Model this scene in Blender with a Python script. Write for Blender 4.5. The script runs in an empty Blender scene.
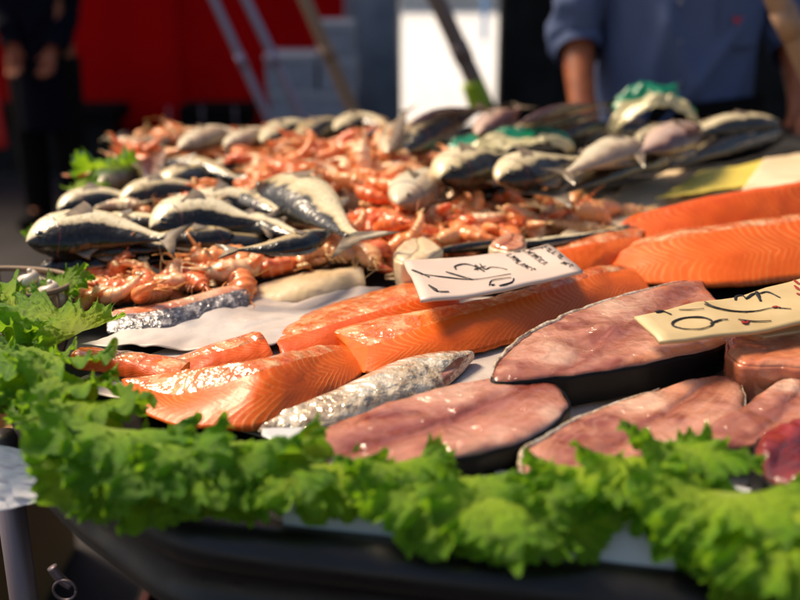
import bpy, bmesh, math, random
from mathutils import Vector, Matrix, noise
random.seed(7)
R = math.radians
PI = math.pi
C = bpy.context.scene.collection
S = bpy.context.scene
EYE = Vector((0, 0, 1.22)); PITCH = R(18); FP = 1000.0
sp, cp = math.sin(PITCH), math.cos(PITCH)
Z0 = 0.90

# ---------------------------------------------------------------- helpers
def ray(px, py):
    dx, dy = (px - 400) / FP, (300 - py) / FP
    return Vector((dx, cp + dy * sp, -sp + dy * cp))
def P(px, py, z=Z0):
    d = ray(px, py); t = (z - EYE.z) / d.z
    return EYE + d * t
def PY(px, py, y):
    d = ray(px, py); t = y / d.y
    return EYE + d * t

def tag(o, label=None, cat=None, group=None, kind=None):
    if label: o['label'] = label
    if cat: o['category'] = cat
    if group: o['group'] = group
    if kind: o['kind'] = kind
    return o
def empty(name, loc=(0, 0, 0)):
    o = bpy.data.objects.new(name, None); C.objects.link(o)
    o.location = loc; o.empty_display_size = .05
    return o
def mesh_obj(name, verts, faces, mat, parent=None, smooth=True, uvs=None, mats=None, fm=None):
    me = bpy.data.meshes.new(name)
    off = Vector((0, 0, 0))
    if parent is not None:
        off = parent.location.copy() if parent.parent is None else (parent.parent.location + parent.location)
    me.from_pydata([tuple(Vector(v) - off) for v in verts], [], faces)
    if uvs is not None:
        uvl = me.uv_layers.new(name='UVMap')
        for p in me.polygons:
            for li, vi in zip(p.loop_indices, p.vertices):
                uvl.data[li].uv = uvs[vi]
    for m in (mats or [mat]): me.materials.append(m)
    if fm:
        for p, i in zip(me.polygons, fm): p.material_index = i
    if smooth:
        me.polygons.foreach_set('use_smooth', [True] * len(me.polygons))
    me.update()
    o = bpy.data.objects.new(name, me); C.objects.link(o)
    if parent is not None: o.parent = parent
    return o
def clone(root):
    r = root.copy(); C.objects.link(r)
    for ch in list(root.children):
        c = ch.copy(); C.objects.link(c); c.parent = r
        for g in ch.children:
            d = g.copy(); C.objects.link(d); d.parent = c
    return r
def bevel(o, w, seg=2, ang=30):
    m = o.modifiers.new('bevel', 'BEVEL'); m.width = w; m.segments = seg
    m.limit_method = 'ANGLE'; m.angle_limit = R(ang)
    return o
def boxvf(x0, x1, y0, y1, z0, z1):
    v = [(x0,y0,z0),(x1,y0,z0),(x1,y1,z0),(x0,y1,z0),(x0,y0,z1),(x1,y0,z1),(x1,y1,z1),(x0,y1,z1)]
    f = [(0,3,2,1),(4,5,6,7),(0,1,5,4),(1,2,6,5),(2,3,7,6),(3,0,4,7)]
    return v, f
def box(name, b, mat, parent=None, bv=.004):
    v, f = boxvf(*b)
    o = mesh_obj(name, v, f, mat, parent, smooth=False)
    if bv: bevel(o, bv)
    return o
def boxes(name, bs, mat, parent=None, bv=.002):
    V, F = [], []
    for b in bs:
        v, f = boxvf(*b); n = len(V)
        V += v; F += [tuple(i + n for i in q) for q in f]
    o = mesh_obj(name, V, F, mat, parent, smooth=False)
    if bv: bevel(o, bv)
    return o
def cr(pts, n):
    """Catmull-Rom through vectors -> n samples"""
    pts = [Vector(p) for p in pts]
    if len(pts) == 2:
        return [pts[0].lerp(pts[1], i / (n - 1)) for i in range(n)]
    q = [pts[0] * 2 - pts[1]] + pts + [pts[-1] * 2 - pts[-2]]
    out = []
    m = len(pts) - 1
    for i in range(n):
        t = i / (n - 1) * m; k = min(int(t), m - 1); t -= k
        a, b, c, d = q[k], q[k + 1], q[k + 2], q[k + 3]
        out.append(.5 * ((2 * b) + (c - a) * t + (2 * a - 5 * b + 4 * c - d) * t * t + (3 * b - a - 3 * c + d) * t ** 3))
    return out
def crloop(pts, n):
    pts = [Vector(p) for p in pts]; m = len(pts); out = []
    for i in range(n):
        t = i / n * m; k = int(t); t -= k
        a, b, c, d = pts[(k - 1) % m], pts[k % m], pts[(k + 1) % m], pts[(k + 2) % m]
        out.append(.5 * ((2 * b) + (c - a) * t + (2 * a - 5 * b + 4 * c - d) * t * t + (3 * b - a - 3 * c + d) * t ** 3))
    return out
def rings_faces(nr, nc, closed=True, base=0):
    F = []
    for i in range(nr - 1):
        for j in range(nc if closed else nc - 1):
            k = (j + 1) % nc
            F.append((base + i * nc + j, base + i * nc + k, base + (i + 1) * nc + k, base + (i + 1) * nc + j))
    return F
def tube(name, pts, rad, mat, parent=None, nc=10, n=None, caps=True, flat=None):
    """tube along pts; rad number, list (interpolated)"""
    n = n or max(2, len(pts) * 4)
    path = cr(pts, n) if len(pts) > 2 else cr(pts, n)
    rr = rad if isinstance(rad, (list, tuple)) else [rad, rad]
    V = []; prev = None
    for i, p in enumerate(path):
        t = (path[min(i + 1, n - 1)] - path[max(i - 1, 0)]).normalized()
        if prev is None:
            u = t.cross(Vector((0, 0, 1)));
            if u.length < .1: u = t.cross(Vector((0, 1, 0)))
            u.normalize()
        else:
            u = (prev - t * prev.dot(t)).normalized()
        prev = u; w = t.cross(u)
        f = i / (n - 1) * (len(rr) - 1); k = min(int(f), len(rr) - 2); r = rr[k] + (rr[k + 1] - rr[k]) * (f - k)
        for j in range(nc):
            a = 2 * PI * j / nc
            V.append(p + u * r * math.cos(a) + w * r * math.sin(a) * (flat or 1))
    F = rings_faces(n, nc)
    if caps:
        F.append(tuple(range(nc))[::-1]); F.append(tuple((n - 1) * nc + j for j in range(nc)))
    if name is None: return V, F
    return mesh_obj(name, V, F, mat, parent)

# ---------------------------------------------------------------- materials
def M(name, col, rough=.5, metal=0, spec=.5, coat=0, col2=None, nscale=20, ndet=4, bump=0, bscale=60, bdist=.002, sss=0, ramp=(.35, .65), rrough=None, trans=0, coords='Object', bdet=4):
    m = bpy.data.materials.new(name); m.use_nodes = True
    nt = m.node_tree; b = nt.nodes['Principled BSDF']
    b.inputs['Base Color'].default_value = (*col, 1)
    b.inputs['Roughness'].default_value = rough
    b.inputs['Metallic'].default_value = metal
    b.inputs['Specular IOR Level'].default_value = spec
    b.inputs['Coat Weight'].default_value = coat
    b.inputs['Coat Roughness'].default_value = .08
    b.inputs['Transmission Weight'].default_value = trans
    if sss:
        b.inputs['Subsurface Weight'].default_value = sss
        b.inputs['Subsurface Radius'].default_value = (1, .35, .15)
        b.inputs['Subsurface Scale'].default_value = .006
    tc = nt.nodes.new('ShaderNodeTexCoord')
    if col2:
        no = nt.nodes.new('ShaderNodeTexNoise'); no.inputs['Scale'].default_value = nscale; no.inputs['Detail'].default_value = ndet
        nt.links.new(tc.outputs[coords], no.inputs['Vector'])
        cr_ = nt.nodes.new('ShaderNodeValToRGB')
        cr_.color_ramp.elements[0].position = ramp[0]; cr_.color_ramp.elements[1].position = ramp[1]
        cr_.color_ramp.elements[0].color = (*col, 1); cr_.color_ramp.elements[1].color = (*col2, 1)
        nt.links.new(no.outputs['Fac'], cr_.inputs['Fac']); nt.links.new(cr_.outputs['Color'], b.inputs['Base Color'])
    if rrough:
        n3 = nt.nodes.new('ShaderNodeTexNoise'); n3.inputs['Scale'].default_value = nscale * 1.7
        nt.links.new(tc.outputs[coords], n3.inputs['Vector'])
        mr = nt.nodes.new('ShaderNodeMapRange'); mr.inputs['From Min'].default_value = .35; mr.inputs['From Max'].default_value = .65
        mr.inputs['To Min'].default_value = rough; mr.inputs['To Max'].default_value = rrough
        nt.links.new(n3.outputs['Fac'], mr.inputs['Value']); nt.links.new(mr.outputs['Result'], b.inputs['Roughness'])
    if bump:
        n2 = nt.nodes.new('ShaderNodeTexNoise'); n2.inputs['Scale'].default_value = bscale; n2.inputs['Detail'].default_value = bdet
        nt.links.new(tc.outputs[coords], n2.inputs['Vector'])
        bp = nt.nodes.new('ShaderNodeBump'); bp.inputs['Strength'].default_value = bump; bp.inputs['Distance'].default_value = bdist
        nt.links.new(n2.outputs['Fac'], bp.inputs['Height']); nt.links.new(bp.outputs['Normal'], b.inputs['Normal'])
        if coat: nt.links.new(bp.outputs['Normal'], b.inputs['Coat Normal'])
    return m
class G:
    """tiny node-graph helper"""
    def __init__(s, m): s.nt = m.node_tree; s.b = s.nt.nodes['Principled BSDF']
    def n(s, t, **k):
        x = s.nt.nodes.new(t)
        for a, v in k.items(): setattr(x, a, v)
        return x
    def l(s, a, b): s.nt.links.new(a, b)
    def math(s, op, a, b=None, c=None):
        x = s.n('ShaderNodeMath', operation=op)
        for i, v in enumerate((a, b, c)):
            if v is None: continue
            if isinstance(v, (int, float)): x.inputs[i].default_value = v
            else: s.l(v, x.inputs[i])
        return x.outputs[0]
    def noise(s, vec, scale, det=3, rough=.5):
        x = s.n('ShaderNodeTexNoise'); x.inputs['Scale'].default_value = scale; x.inputs['Detail'].default_value = det; x.inputs['Roughness'].default_value = rough
        s.l(vec, x.inputs['Vector']); return x.outputs['Fac']
    def ramp(s, fac, stops):
        x = s.n('ShaderNodeValToRGB'); e = x.color_ramp.elements
        while len(e) < len(stops): e.new(.5)
        for q, (p, c) in zip(e, stops): q.position = p; q.color = (*c, 1) if len(c) == 3 else c
        s.l(fac, x.inputs['Fac']); return x.outputs['Color']
    def mix(s, f, a, b, mode='MIX'):
        x = s.n('ShaderNodeMix', data_type='RGBA', blend_type=mode)
        for i, v in ((0, f), (6, a), (7, b)):
            if isinstance(v, (int, float)): x.inputs[i].default_value = v
            elif isinstance(v, tuple): x.inputs[i].default_value = (*v, 1)
            else: s.l(v, x.inputs[i])
        return x.outputs[2]
    def bump(s, h, st, dist, coat=True):
        bp = s.n('ShaderNodeBump'); bp.inputs['Strength'].default_value = st; bp.inputs['Distance'].default_value = dist
        s.l(h, bp.inputs['Height']); s.l(bp.outputs['Normal'], s.b.inputs['Normal'])
        if coat: s.l(bp.outputs['Normal'], s.b.inputs['Coat Normal'])

def mat_salmon(name, c_deep, c_mid, c_line, freq=33):
    m = M(name, c_mid, rough=.42, coat=.12, spec=.35, sss=.05)
    g = G(m); tc = g.n('ShaderNodeTexCoord'); sx = g.n('ShaderNodeSeparateXYZ'); g.l(tc.outputs['UV'], sx.inputs[0])
    u, v = sx.outputs[0], sx.outputs[1]      # u metres along, v 0..1 across front face
    wob = g.noise(tc.outputs['Object'], 22, 2)
    fold = g.math('ABSOLUTE', g.math('SUBTRACT', v, .52))
    fold = g.math('MULTIPLY', g.math('SINE', g.math('MULTIPLY', fold, 3.6)), .022)
    ph = g.math('ADD', g.math('ADD', u, fold), g.math('MULTIPLY', wob, .022))
    s = g.math('SINE', g.math('MULTIPLY', ph, 2 * PI * freq * 3.6))
    s = g.math('POWER', g.math('MAXIMUM', s, 0.0), 1.6)
    msk = g.noise(tc.outputs['Object'], 17, 3)
    s2 = g.math('MULTIPLY', s, g.math('MULTIPLY', g.math('MAXIMUM', g.math('SUBTRACT', msk, .34), 0), 1.7))
    base = g.mix(g.noise(tc.outputs['Object'], 38, 4), c_deep, c_mid)
    col = g.mix(s2, base, c_line)
    g.l(col, g.b.inputs['Base Color'])
    h = g.math('ADD', g.math('MULTIPLY', s2, -.5), g.math('MULTIPLY', g.noise(tc.outputs['Object'], 300, 3), .55))
    g.bump(h, .55, .0012)
    return m
def mat_sparkle(name, c1, c2, c3, scale=120, rough=.16, bump=.9, dist=.0025):
    """wet silvery skin / fat: speckled, glinting"""
    m = M(name, c1, rough=rough, coat=.8, spec=.8)
    g = G(m); tc = g.n('ShaderNodeTexCoord')
    a = g.noise(tc.outputs['Object'], scale * .35, 5, .65)
    col = g.ramp(a, [(.34, c1), (.5, c2), (.62, c3)])
    g.l(col, g.b.inputs['Base Color'])
    h = g.math('ADD', g.noise(tc.outputs['Object'], scale, 3), g.math('MULTIPLY', g.noise(tc.outputs['Object'], scale * .25, 2), 1.5))
    g.bump(h, bump, dist)
    return m
def mat_pinkflesh(name, c1, c2, c3, c4):
    """UV on steaks: u along the long axis -1..1, v across -1..1"""
    m = M(name, c2, rough=.24, coat=.8, sss=.2)
    g = G(m); tc = g.n('ShaderNodeTexCoord'); sx = g.n('ShaderNodeSeparateXYZ'); g.l(tc.outputs['UV'], sx.inputs[0])
    u, v = sx.outputs[0], sx.outputs[1]
    n1 = g.noise(tc.outputs['Object'], 22, 2, .5); n2 = g.noise(tc.outputs['Object'], 60, 3, .5)
    av = g.math('ABSOLUTE', g.math('ADD', v, g.math('MULTIPLY', g.math('SUBTRACT', n1, .5), .9)))
    dark = g.math('MULTIPLY', g.math('MAXIMUM', g.math('SUBTRACT', 1, g.math('MULTIPLY', av, 2.6)), 0), .95)
    rad = g.math('ADD', g.math('MULTIPLY', g.math('MULTIPLY', u, u), .55), g.math('ADD', av, g.math('MULTIPLY', n1, 1.1)))
    arcs = g.math('POWER', g.math('ABSOLUTE', g.math('SINE', g.math('MULTIPLY', rad, 17))), 6.0)
    col = g.ramp(n1, [(.34, c1), (.45, c2), (.57, c3), (.72, c4)])
    col = g.mix(g.math('MULTIPLY', arcs, g.math('MULTIPLY', n2, .32)), col, c4)
    col = g.mix(dark, col, c1)
    g.l(col, g.b.inputs['Base Color'])
    h = g.math('ADD', g.math('MULTIPLY', arcs, .1), g.math('ADD', g.math('MULTIPLY', g.noise(tc.outputs['Object'], 190, 3), .5), g.math('MULTIPLY', n2, 1.3)))
    gl = g.math('MULTIPLY', g.noise(tc.outputs['Object'], 130, 2), g.math('MULTIPLY', g.math('MAXIMUM', g.math('SUBTRACT', g.noise(tc.outputs['Object'], 34, 2), .47), 0), 9))
    g.bump(h, .75, .0017, coat=False)
    bp = g.n('ShaderNodeBump'); bp.inputs['Strength'].default_value = 1; bp.inputs['Distance'].default_value = .0035
    g.l(g.math('ADD', gl, g.math('MULTIPLY', h, .3)), bp.inputs['Height']); g.l(bp.outputs['Normal'], g.b.inputs['Coat Normal'])
    return m
def mat_fish(name, back, side, belly, rough=.2, spot=.3):
    """UV: u 0..1 nose to tail, v 0 belly .. 1 back"""
    m = M(name, side, rough=rough + .04, coat=.35, spec=.45)
    g = G(m); tc = g.n('ShaderNodeTexCoord'); sx = g.n('ShaderNodeSeparateXYZ'); g.l(tc.outputs['UV'], sx.inputs[0])
    u, v = sx.outputs[0], sx.outputs[1]
    nz = g.noise(tc.outputs['Object'], 26, 4, .6)
    vv = g.math('ADD', v, g.math('MULTIPLY', g.math('SUBTRACT', nz, .5), .75))
    col = g.ramp(vv, [(.38, belly), (.56, side), (.66, back), (.95, tuple(c * .7 for c in back))])
    # gill slit and lateral line
    gl = g.math('ABSOLUTE', g.math('SUBTRACT', g.math('ADD', u, g.math('MULTIPLY', g.math('POWER', g.math('SUBTRACT', v, .5), 2.0), .25)), .235))
    gl = g.math('LESS_THAN', gl, .006)
    col = g.mix(g.math('MULTIPLY', gl, .8), col, (.10, .02, .02))
    sp_ = g.noise(tc.outputs['Object'], 260, 2)
    col = g.mix(g.math('MULTIPLY', g.math('GREATER_THAN', sp_, .6), spot), col, (.05, .05, .045))
    g.l(col, g.b.inputs['Base Color'])
    h = g.math('ADD', g.noise(tc.outputs['Object'], 160, 2), g.math('MULTIPLY', g.noise(tc.outputs['Object'], 35, 3), 1.2))
    g.bump(h, .5, .0022)
    return m

salmon = mat_salmon('salmon_flesh', (.64, .078, .003), (.83, .148, .007), (.89, .34, .09))
salmon_dark = mat_salmon('salmon_flesh_dark', (.56, .055, .003), (.76, .11, .005), (.84, .26, .05))
salmon_cut = M('salmon_cut_face', (.70, .11, .006), rough=.6, col2=(.8, .17, .015), nscale=60, bump=.3, bscale=150, bdist=.001, spec=.2)
salmon_top = mat_sparkle('salmon_wet_edge', (.66, .11, .012), (.78, .19, .035), (.86, .46, .22), scale=150, rough=.08, bump=1.0)
salmon_skin = mat_sparkle('salmon_skin', (.12, .11, .1), (.4, .37, .32), (.62, .58, .5), scale=200)
silver = mat_sparkle('silver_skin', (.34, .22, .13), (.74, .6, .42), (.92, .84, .68), scale=120, rough=.1, bump=1, dist=.0045)  # speckled skin; palest stop whitened to paint in warm highlights
silver.node_tree.nodes['Principled BSDF'].inputs['Metallic'].default_value = .2
pink = mat_pinkflesh('pink_flesh', (.22, .045, .028), (.48, .18, .115), (.56, .25, .17), (.68, .40, .29))
pink2 = mat_pinkflesh('rosy_flesh', (.27, .07, .04), (.54, .23, .145), (.61, .30, .2), (.72, .46, .33))
pale = mat_pinkflesh('pale_flesh', (.55, .16, .07), (.66, .26, .13), (.72, .36, .2), (.78, .5, .32))
redmeat = mat_pinkflesh('red_flesh', (.08, .006, .006), (.2, .012, .01), (.32, .03, .02), (.5, .1, .06))
blackskin = M('black_skin', (.004, .004, .005), rough=.55, coat=0, spec=.25, bump=.4, bscale=120, bdist=.001)
greyskin = mat_sparkle('grey_speckled_skin', (.03, .03, .035), (.16, .14, .14), (.55, .5, .48), scale=220, rough=.25)
cream = M('cream_flesh', (.78, .62, .4), rough=.35, coat=.3, col2=(.62, .45, .26), nscale=25, bump=.4, bscale=60, sss=.3)
paper = M('white_paper', (.62, .56, .52), rough=.5, col2=(.48, .40, .36), nscale=12, bump=.5, bscale=22, bdist=.006, rrough=.2)
plainpaper = M('plain_paper', (.86, .82, .82), rough=.6, col2=(.8, .76, .76), nscale=8)
creampaper = M('cream_paper', (.84, .68, .46), rough=.55, col2=(.66, .5, .3), nscale=9, bump=.35, bscale=25, bdist=.004)
coolpaper = M('wet_paper', (.62, .64, .66), rough=.3, col2=(.5, .52, .55), nscale=12, bump=.4, bscale=30, bdist=.004)
yellowpaper = M('yellow_paper', (.7, .55, .1), rough=.5, bump=.3, bscale=30, bdist=.004)
cardw = M('card_white', (.72, .58, .5), rough=.38, col2=(.66, .52, .44), nscale=12, coat=.25)
cardy = M('card_yellow', (.62, .48, .26), rough=.45, col2=(.52, .38, .18), nscale=18, coat=.2)
ink = M('ink', (.012, .01, .012), rough=.5)
redink = M('red_ink', (.3, .015, .01), rough=.5)
blackmetal = M('black_lacquer', (.004, .003, .004), rough=.24, coat=0, spec=.5, col2=(.008, .006, .007), nscale=14, rrough=.55, bump=.1, bscale=40)
black = M('black_matt', (.005, .004, .004), rough=.9, spec=.15)
steel = M('steel', (.5, .5, .52), rough=.3, metal=1, col2=(.35, .35, .37), nscale=20)
steel_dim = M('steel_dim', (.22, .18, .2), rough=.5, metal=.8)
bedtop = M('counter_bed', (.012, .010, .010), rough=.9, spec=.08, col2=(.04, .04, .04), nscale=14, bump=.4, bscale=40)

SILV = mat_fish('fish_silver', (.010, .008, .006), (.64, .52, .32), (.88, .77, .52))
DARK = mat_fish('fish_dark', (.008, .007, .005), (.05, .038, .02), (.55, .42, .22), spot=.2)
OLIV = mat_fish('fish_olive', (.02, .016, .008), (.6, .48, .26), (.85, .72, .46))
CRM = mat_fish('fish_cream', (.4, .28, .18), (.68, .5, .33), (.8, .7, .5), spot=.1)
PNK = mat_fish('fish_pink', (.12, .05, .04), (.5, .28, .2), (.7, .5, .4), spot=.1)
finm = M('fin', (.12, .09, .06), rough=.35, col2=(.35, .26, .16), nscale=60, coat=.3)
eyem = M('fish_eye', (.01, .01, .01), rough=.05, coat=1)
eyering = M('eye_ring', (.6, .5, .3), rough=.25, metal=.3)

# prawn material with per-object variation
def mat_prawn():
    m = M('prawn_shell', (.8, .2, .06), rough=.3, coat=.4, sss=.45)
    m.node_tree.nodes['Principled BSDF'].inputs['Subsurface Scale'].default_value = .012
    g = G(m); tc = g.n('ShaderNodeTexCoord'); oi = g.n('ShaderNodeObjectInfo')
    sx = g.n('ShaderNodeSeparateXYZ'); g.l(tc.outputs['UV'], sx.inputs[0])
    base = g.ramp(oi.outputs['Random'], [(0, (.74, .09, .010)), (.3, (.86, .20, .03)), (.6, (.88, .32, .09)), (.82, (.88, .46, .2)), (1, (.87, .66, .44))])
    seg = g.math('SINE', g.math('MULTIPLY', sx.outputs[0], 2 * PI * 8))
    seg = g.math('MULTIPLY', g.math('MAXIMUM', seg, 0), .5)
    col = g.mix(g.math('MULTIPLY', seg, .6), base, (.84, .42, .2))
    nz = g.noise(tc.outputs['Object'], 120, 3)
    col = g.mix(g.math('MULTIPLY', nz, .25), col, (.82, .42, .2))
    g.l(col, g.b.inputs['Base Color'])
    g.bump(g.math('ADD', seg, g.math('MULTIPLY', nz, .5)), .5, .0015)
    return m
prawnm = mat_prawn()

def mat_lettuce():
    m = M('lettuce', (.1, .3, .02), rough=.38, coat=.12)
    g = G(m); tc = g.n('ShaderNodeTexCoord'); oi = g.n('ShaderNodeObjectInfo')
    sx = g.n('ShaderNodeSeparateXYZ'); g.l(tc.outputs['UV'], sx.inputs[0])
    r = sx.outputs[0]; a = sx.outputs[1]
    nz = g.noise(tc.outputs['Object'], 28, 4)
    t = g.math('ADD', g.math('MULTIPLY', r, .75), g.math('MULTIPLY', nz, .5))
    c1 = g.ramp(t, [(.12, (.66, .74, .22)), (.4, (.36, .58, .03)), (.7, (.19, .42, .008)), (1, (.08, .27, .005))])
    c2 = g.ramp(t, [(.12, (.72, .78, .22)), (.4, (.52, .68, .025)), (.75, (.36, .56, .010)), (1, (.18, .42, .006))])
    col = g.mix(oi.outputs['Random'], c1, c2)
    v = g.math('ABSOLUTE', g.math('SINE', g.math('ADD', g.math('MULTIPLY', a, 36), g.math('MULTIPLY', nz, 5))))
    v = g.math('MULTIPLY', g.math('LESS_THAN', v, .13), .35)
    col = g.mix(v, col, (.5, .62, .18))
    g.l(col, g.b.inputs['Base Color'])
    g.bump(g.math('ADD', g.noise(tc.outputs['Object'], 110, 3), v), .6, .0025)
    tr = g.n('ShaderNodeBsdfTranslucent'); g.l(g.mix(.35, col, (.4, .6, .02)), tr.inputs['Color'])
    mx = g.n('ShaderNodeMixShader'); mx.inputs[0].default_value = .48
    out = [n for n in g.nt.nodes if n.type == 'OUTPUT_MATERIAL'][0]
    g.l(g.b.outputs[0], mx.inputs[1]); g.l(tr.outputs[0], mx.inputs[2]); g.l(mx.outputs[0], out.inputs['Surface'])
    return m
lettuce = mat_lettuce()

# ---------------------------------------------------------------- setting
def ground(name, b, mat, z, th=.004):
    v = [(b[0], b[2], z), (b[1], b[2], z), (b[1], b[3], z), (b[0], b[3], z)]
    return tag(mesh_obj(name, v, [(0, 1, 2, 3)], mat, smooth=False), kind='structure')
floorm = M('floor', (.022, .021, .024), rough=.6, spec=.2, col2=(.04, .037, .04), nscale=3, bump=.3, bscale=12, rrough=.7)
def mat_paving():
    m = M('pale_paving', (.78, .76, .72), rough=.55)
    g = G(m); tc = g.n('ShaderNodeTexCoord')
    br = g.n('ShaderNodeTexBrick'); br.inputs['Scale'].default_value = 1.0
    br.inputs['Color1'].default_value = (.84, .86, .88, 1); br.inputs['Color2'].default_value = (.78, .8, .82, 1); br.inputs['Mortar'].default_value = (.6, .6, .6, 1)
    br.inputs['Mortar Size'].default_value = .012
    g.l(tc.outputs['Object'], br.inputs['Vector']); g.l(br.outputs['Color'], g.b.inputs['Base Color'])
    return m
ground('ground', (-400, 400, -60, 900), M('far_ground', (.5, .48, .44), rough=.8, col2=(.4, .39, .36), nscale=.3), 0)
ground('market_floor', (-14, 14, -8, 8.6), floorm, .008)
ground('paved_square', (-60, 60, 8.6, 60), mat_paving(), .008)

# unseen roof added to shade the background, open over the counter
roofm = M('roof_timber', (.10, .07, .05), rough=.8, col2=(.06, .04, .03), nscale=4)
rf = empty('shade_roof', (0, 3.7, 3.6))
box('roof_slab', (-13, 9, 6.5, 8.9, 3.6, 3.75), roofm, rf)
for k in range(12):
    box('beam', (-12 + k * 1.8, -11.88 + k * 1.8, 6.52, 8.85, 3.46, 3.597), roofm, rf)
tag(rf, 'unseen dark timber roof added to shade the red curtains', 'roof')

redm = M('red_canvas', (.62, .002, .003), rough=.9, spec=.05, col2=(.5, .002, .003), nscale=1.5, bump=.15, bscale=200, bdist=.001)
def curtain(x0, x1, y, z0, z1, amp, seed, label):
    nx, nz = 90, 20; V = []
    for i in range(nx + 1):
        x = x0 + (x1 - x0) * i / nx
        for j in range(nz + 1):
            z = z0 + (z1 - z0) * j / nz
            yy = y + amp * math.sin(x * 5 + seed) + amp * .7 * math.sin(x * 11.3 + z * .8 + seed * 2) + amp * .8 * noise.noise(Vector((x * 1.5, z * .6, seed)))
            V.append((x, yy, z))
    F = [(i * (nz + 1) + j, (i + 1) * (nz + 1) + j, (i + 1) * (nz + 1) + j + 1, i * (nz + 1) + j + 1) for i in range(nx) for j in range(nz)]
    o = mesh_obj('red_curtain', V, F, redm)
    m = o.modifiers.new('s', 'SOLIDIFY'); m.thickness = .006
    tag(o, label, 'curtain', 'red canvas curtains at the back')
curtain(-7.5, -1.46, 7.0, .12, 3.45, .035, 1.2, 'red canvas curtain behind the person in dark clothes')
curtain(-1.50, -.38, 7.06, .12, 3.45, .02, 4.4, 'darker red canvas curtain behind the grey boxes, ending at the pillar')
pillarm = M('pillar_stone', (.3, .34, .42), rough=.3, col2=(.2, .23, .3), nscale=5, ndet=6)
pl = empty('round_pillar', (-.18, 6.9, 0))
tube('shaft', [(-.18, 6.9, .12), (-.18, 6.9, 3.45)], .19, pillarm, pl, nc=40, n=4)
tube('base', [(-.18, 6.9, .008), (-.18, 6.9, .118)], .24, pillarm, pl, nc=40, n=3)
tag(pl, 'blue-grey stone pillar beside the bright opening', 'pillar')
dw = empty('dark_partition', (2.5, 7.3, 0))
darkp = M('dark_panel', (.008, .007, .006), rough=.8, spec=.2, col2=(.02, .018, .017), nscale=4)
box('panel', (.78, 6.5, 7.25, 7.4, .008, 3.45), darkp, dw)
box('post', (.70, .779, 7.2, 7.42, .008, 3.45), darkp, dw)
box('post', (1.16, 1.2, 7.2, 7.248, .008, 3.45), darkp, dw)
tag(dw, 'black partition wall behind the man in the blue shirt', 'partition')

# far building beyond the square
fb = empty('pale_building', (0, 38, 0))
fbm = M('pale_render', (.72, .66, .58), rough=.8, col2=(.62, .56, .48), nscale=.8)
winm = M('window_dark', (.05, .07, .1), rough=.15)
box('wall', (-12, 16, 38, 44, .008, 9), fbm, fb, bv=0)
for k in range(9):
    for r in range(2):
        x = -10 + k * 3
        w = box('window', (x, x + 1.1, 37.93, 37.995, 1.6 + r * 3.4, 3.4 + r * 3.4), winm, fb, bv=0)
box('roof', (-12.5, 16.5, 37.5, 44.5, 9.002, 9.5), M('roof_tiles', (.35, .12, .07), rough=.8), fb)
tag(fb, 'pale sunlit building across the square, blown out white', 'building')
# bollards / small bluish things outside
for (px, py, label) in ((484, 34, 'small blue kiosk post standing in the bright opening'),):
    b = PY(px, py + 10, 20); bo = empty('parking_post', (b.x, b.y, 0))
    tube('post', [(b.x, b.y, .01), (b.x, b.y, .9)], [.05, .05], M('post_blue', (.1, .25, .5)), bo)
    tube('cap', [(b.x, b.y, .902), (b.x, b.y, .97)], [.07, .03], steel, bo)
    tag(bo, label, 'post')

# low benches against the curtains
for (x0, x1, y0, y1, z0, z1, lab) in ((-3.6, -1.80, 6.35, 6.75, .33, .42, 'long low black bench behind the person in dark clothes'), (-1.40, -.95, 6.35, 6.7, .30, .43, 'small low black bench in front of the darker curtain')):
    b = empty('low_bench', ((x0 + x1) / 2, (y0 + y1) / 2, 0))
    box('seat', (x0, x1, y0, y1, z0, z1), black, b)
    if x1 < -1.5: box('skirt', (x0 + .02, x1 - .02, y0 + .02, y0 + .05, .012, z0 - .002), darkp, b)
    for lx in (x0 + .05, x1 - .09):
        for ly in (y0 + .06, y1 - .06):
            box('leg', (lx, lx + .04, ly - .02, ly + .02, .01, z0 - .002), steel if x1 > -1.5 else black, b)
    tag(b, lab, 'bench', 'black benches by the curtains')
for k, px in enumerate((170, 203, 236)):
    b = P(px, 140, .2) if False else PY(px, 130, 6.15); r = empty('steel_post', (b.x, b.y, 0))
    tube('shaft', [(b.x, b.y, .03), (b.x, b.y, .46)], .008, steel_dim, r)
    tube('foot', [(b.x, b.y, .012), (b.x, b.y, .03)], [.06, .05], steel_dim, r, nc=16)
    tag(r, ('leftmost thin steel post standing before the red curtain', 'middle thin steel post, in front of the small black bench', 'rightmost thin steel post by the small black bench')[k], 'post', 'thin steel posts')

# foam fish boxes, stacked, behind the leaning poles
foam = M('grey_foam', (.34, .36, .42), rough=.7, col2=(.26, .28, .34), nscale=10, bump=.2, bscale=90)
lidm = M('grey_foam_lid', (.42, .43, .48), rough=.7)
names = ['bottom', 'second', 'third', 'top']
for col_, (x0, x1, ztop) in enumerate(((-.74, -.46, 3), (-.45, -.25, 4))):
    for k in range(ztop + 1):
        h = .19 if col_ else .195; z = .012 + k * (h + .004)
        e = empty('foam_box', ((x0 + x1) / 2, 5.9, z))
        jx = random.uniform(-.012, .012)
        box('box_body', (x0 + jx, x1 + jx, 5.7, 6.1, z, z + h * .78), foam, e, .01)
        box('lid', (x0 + jx - .006, x1 + jx + .004, 5.695, 6.105, z + h * .78 + .001, z + h), lidm, e, .008)
        pos = ['bottom', 'second from bottom', 'middle', 'fourth from bottom', 'topmost'][k] if ztop == 4 else ['bottom', 'second', 'third', 'topmost'][k]
        tag(e, 'grey foam fish box, %s of the %s stack by the pillar' % (pos, ('left', 'right')[col_]), 'box', 'stacked grey foam boxes')

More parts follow.
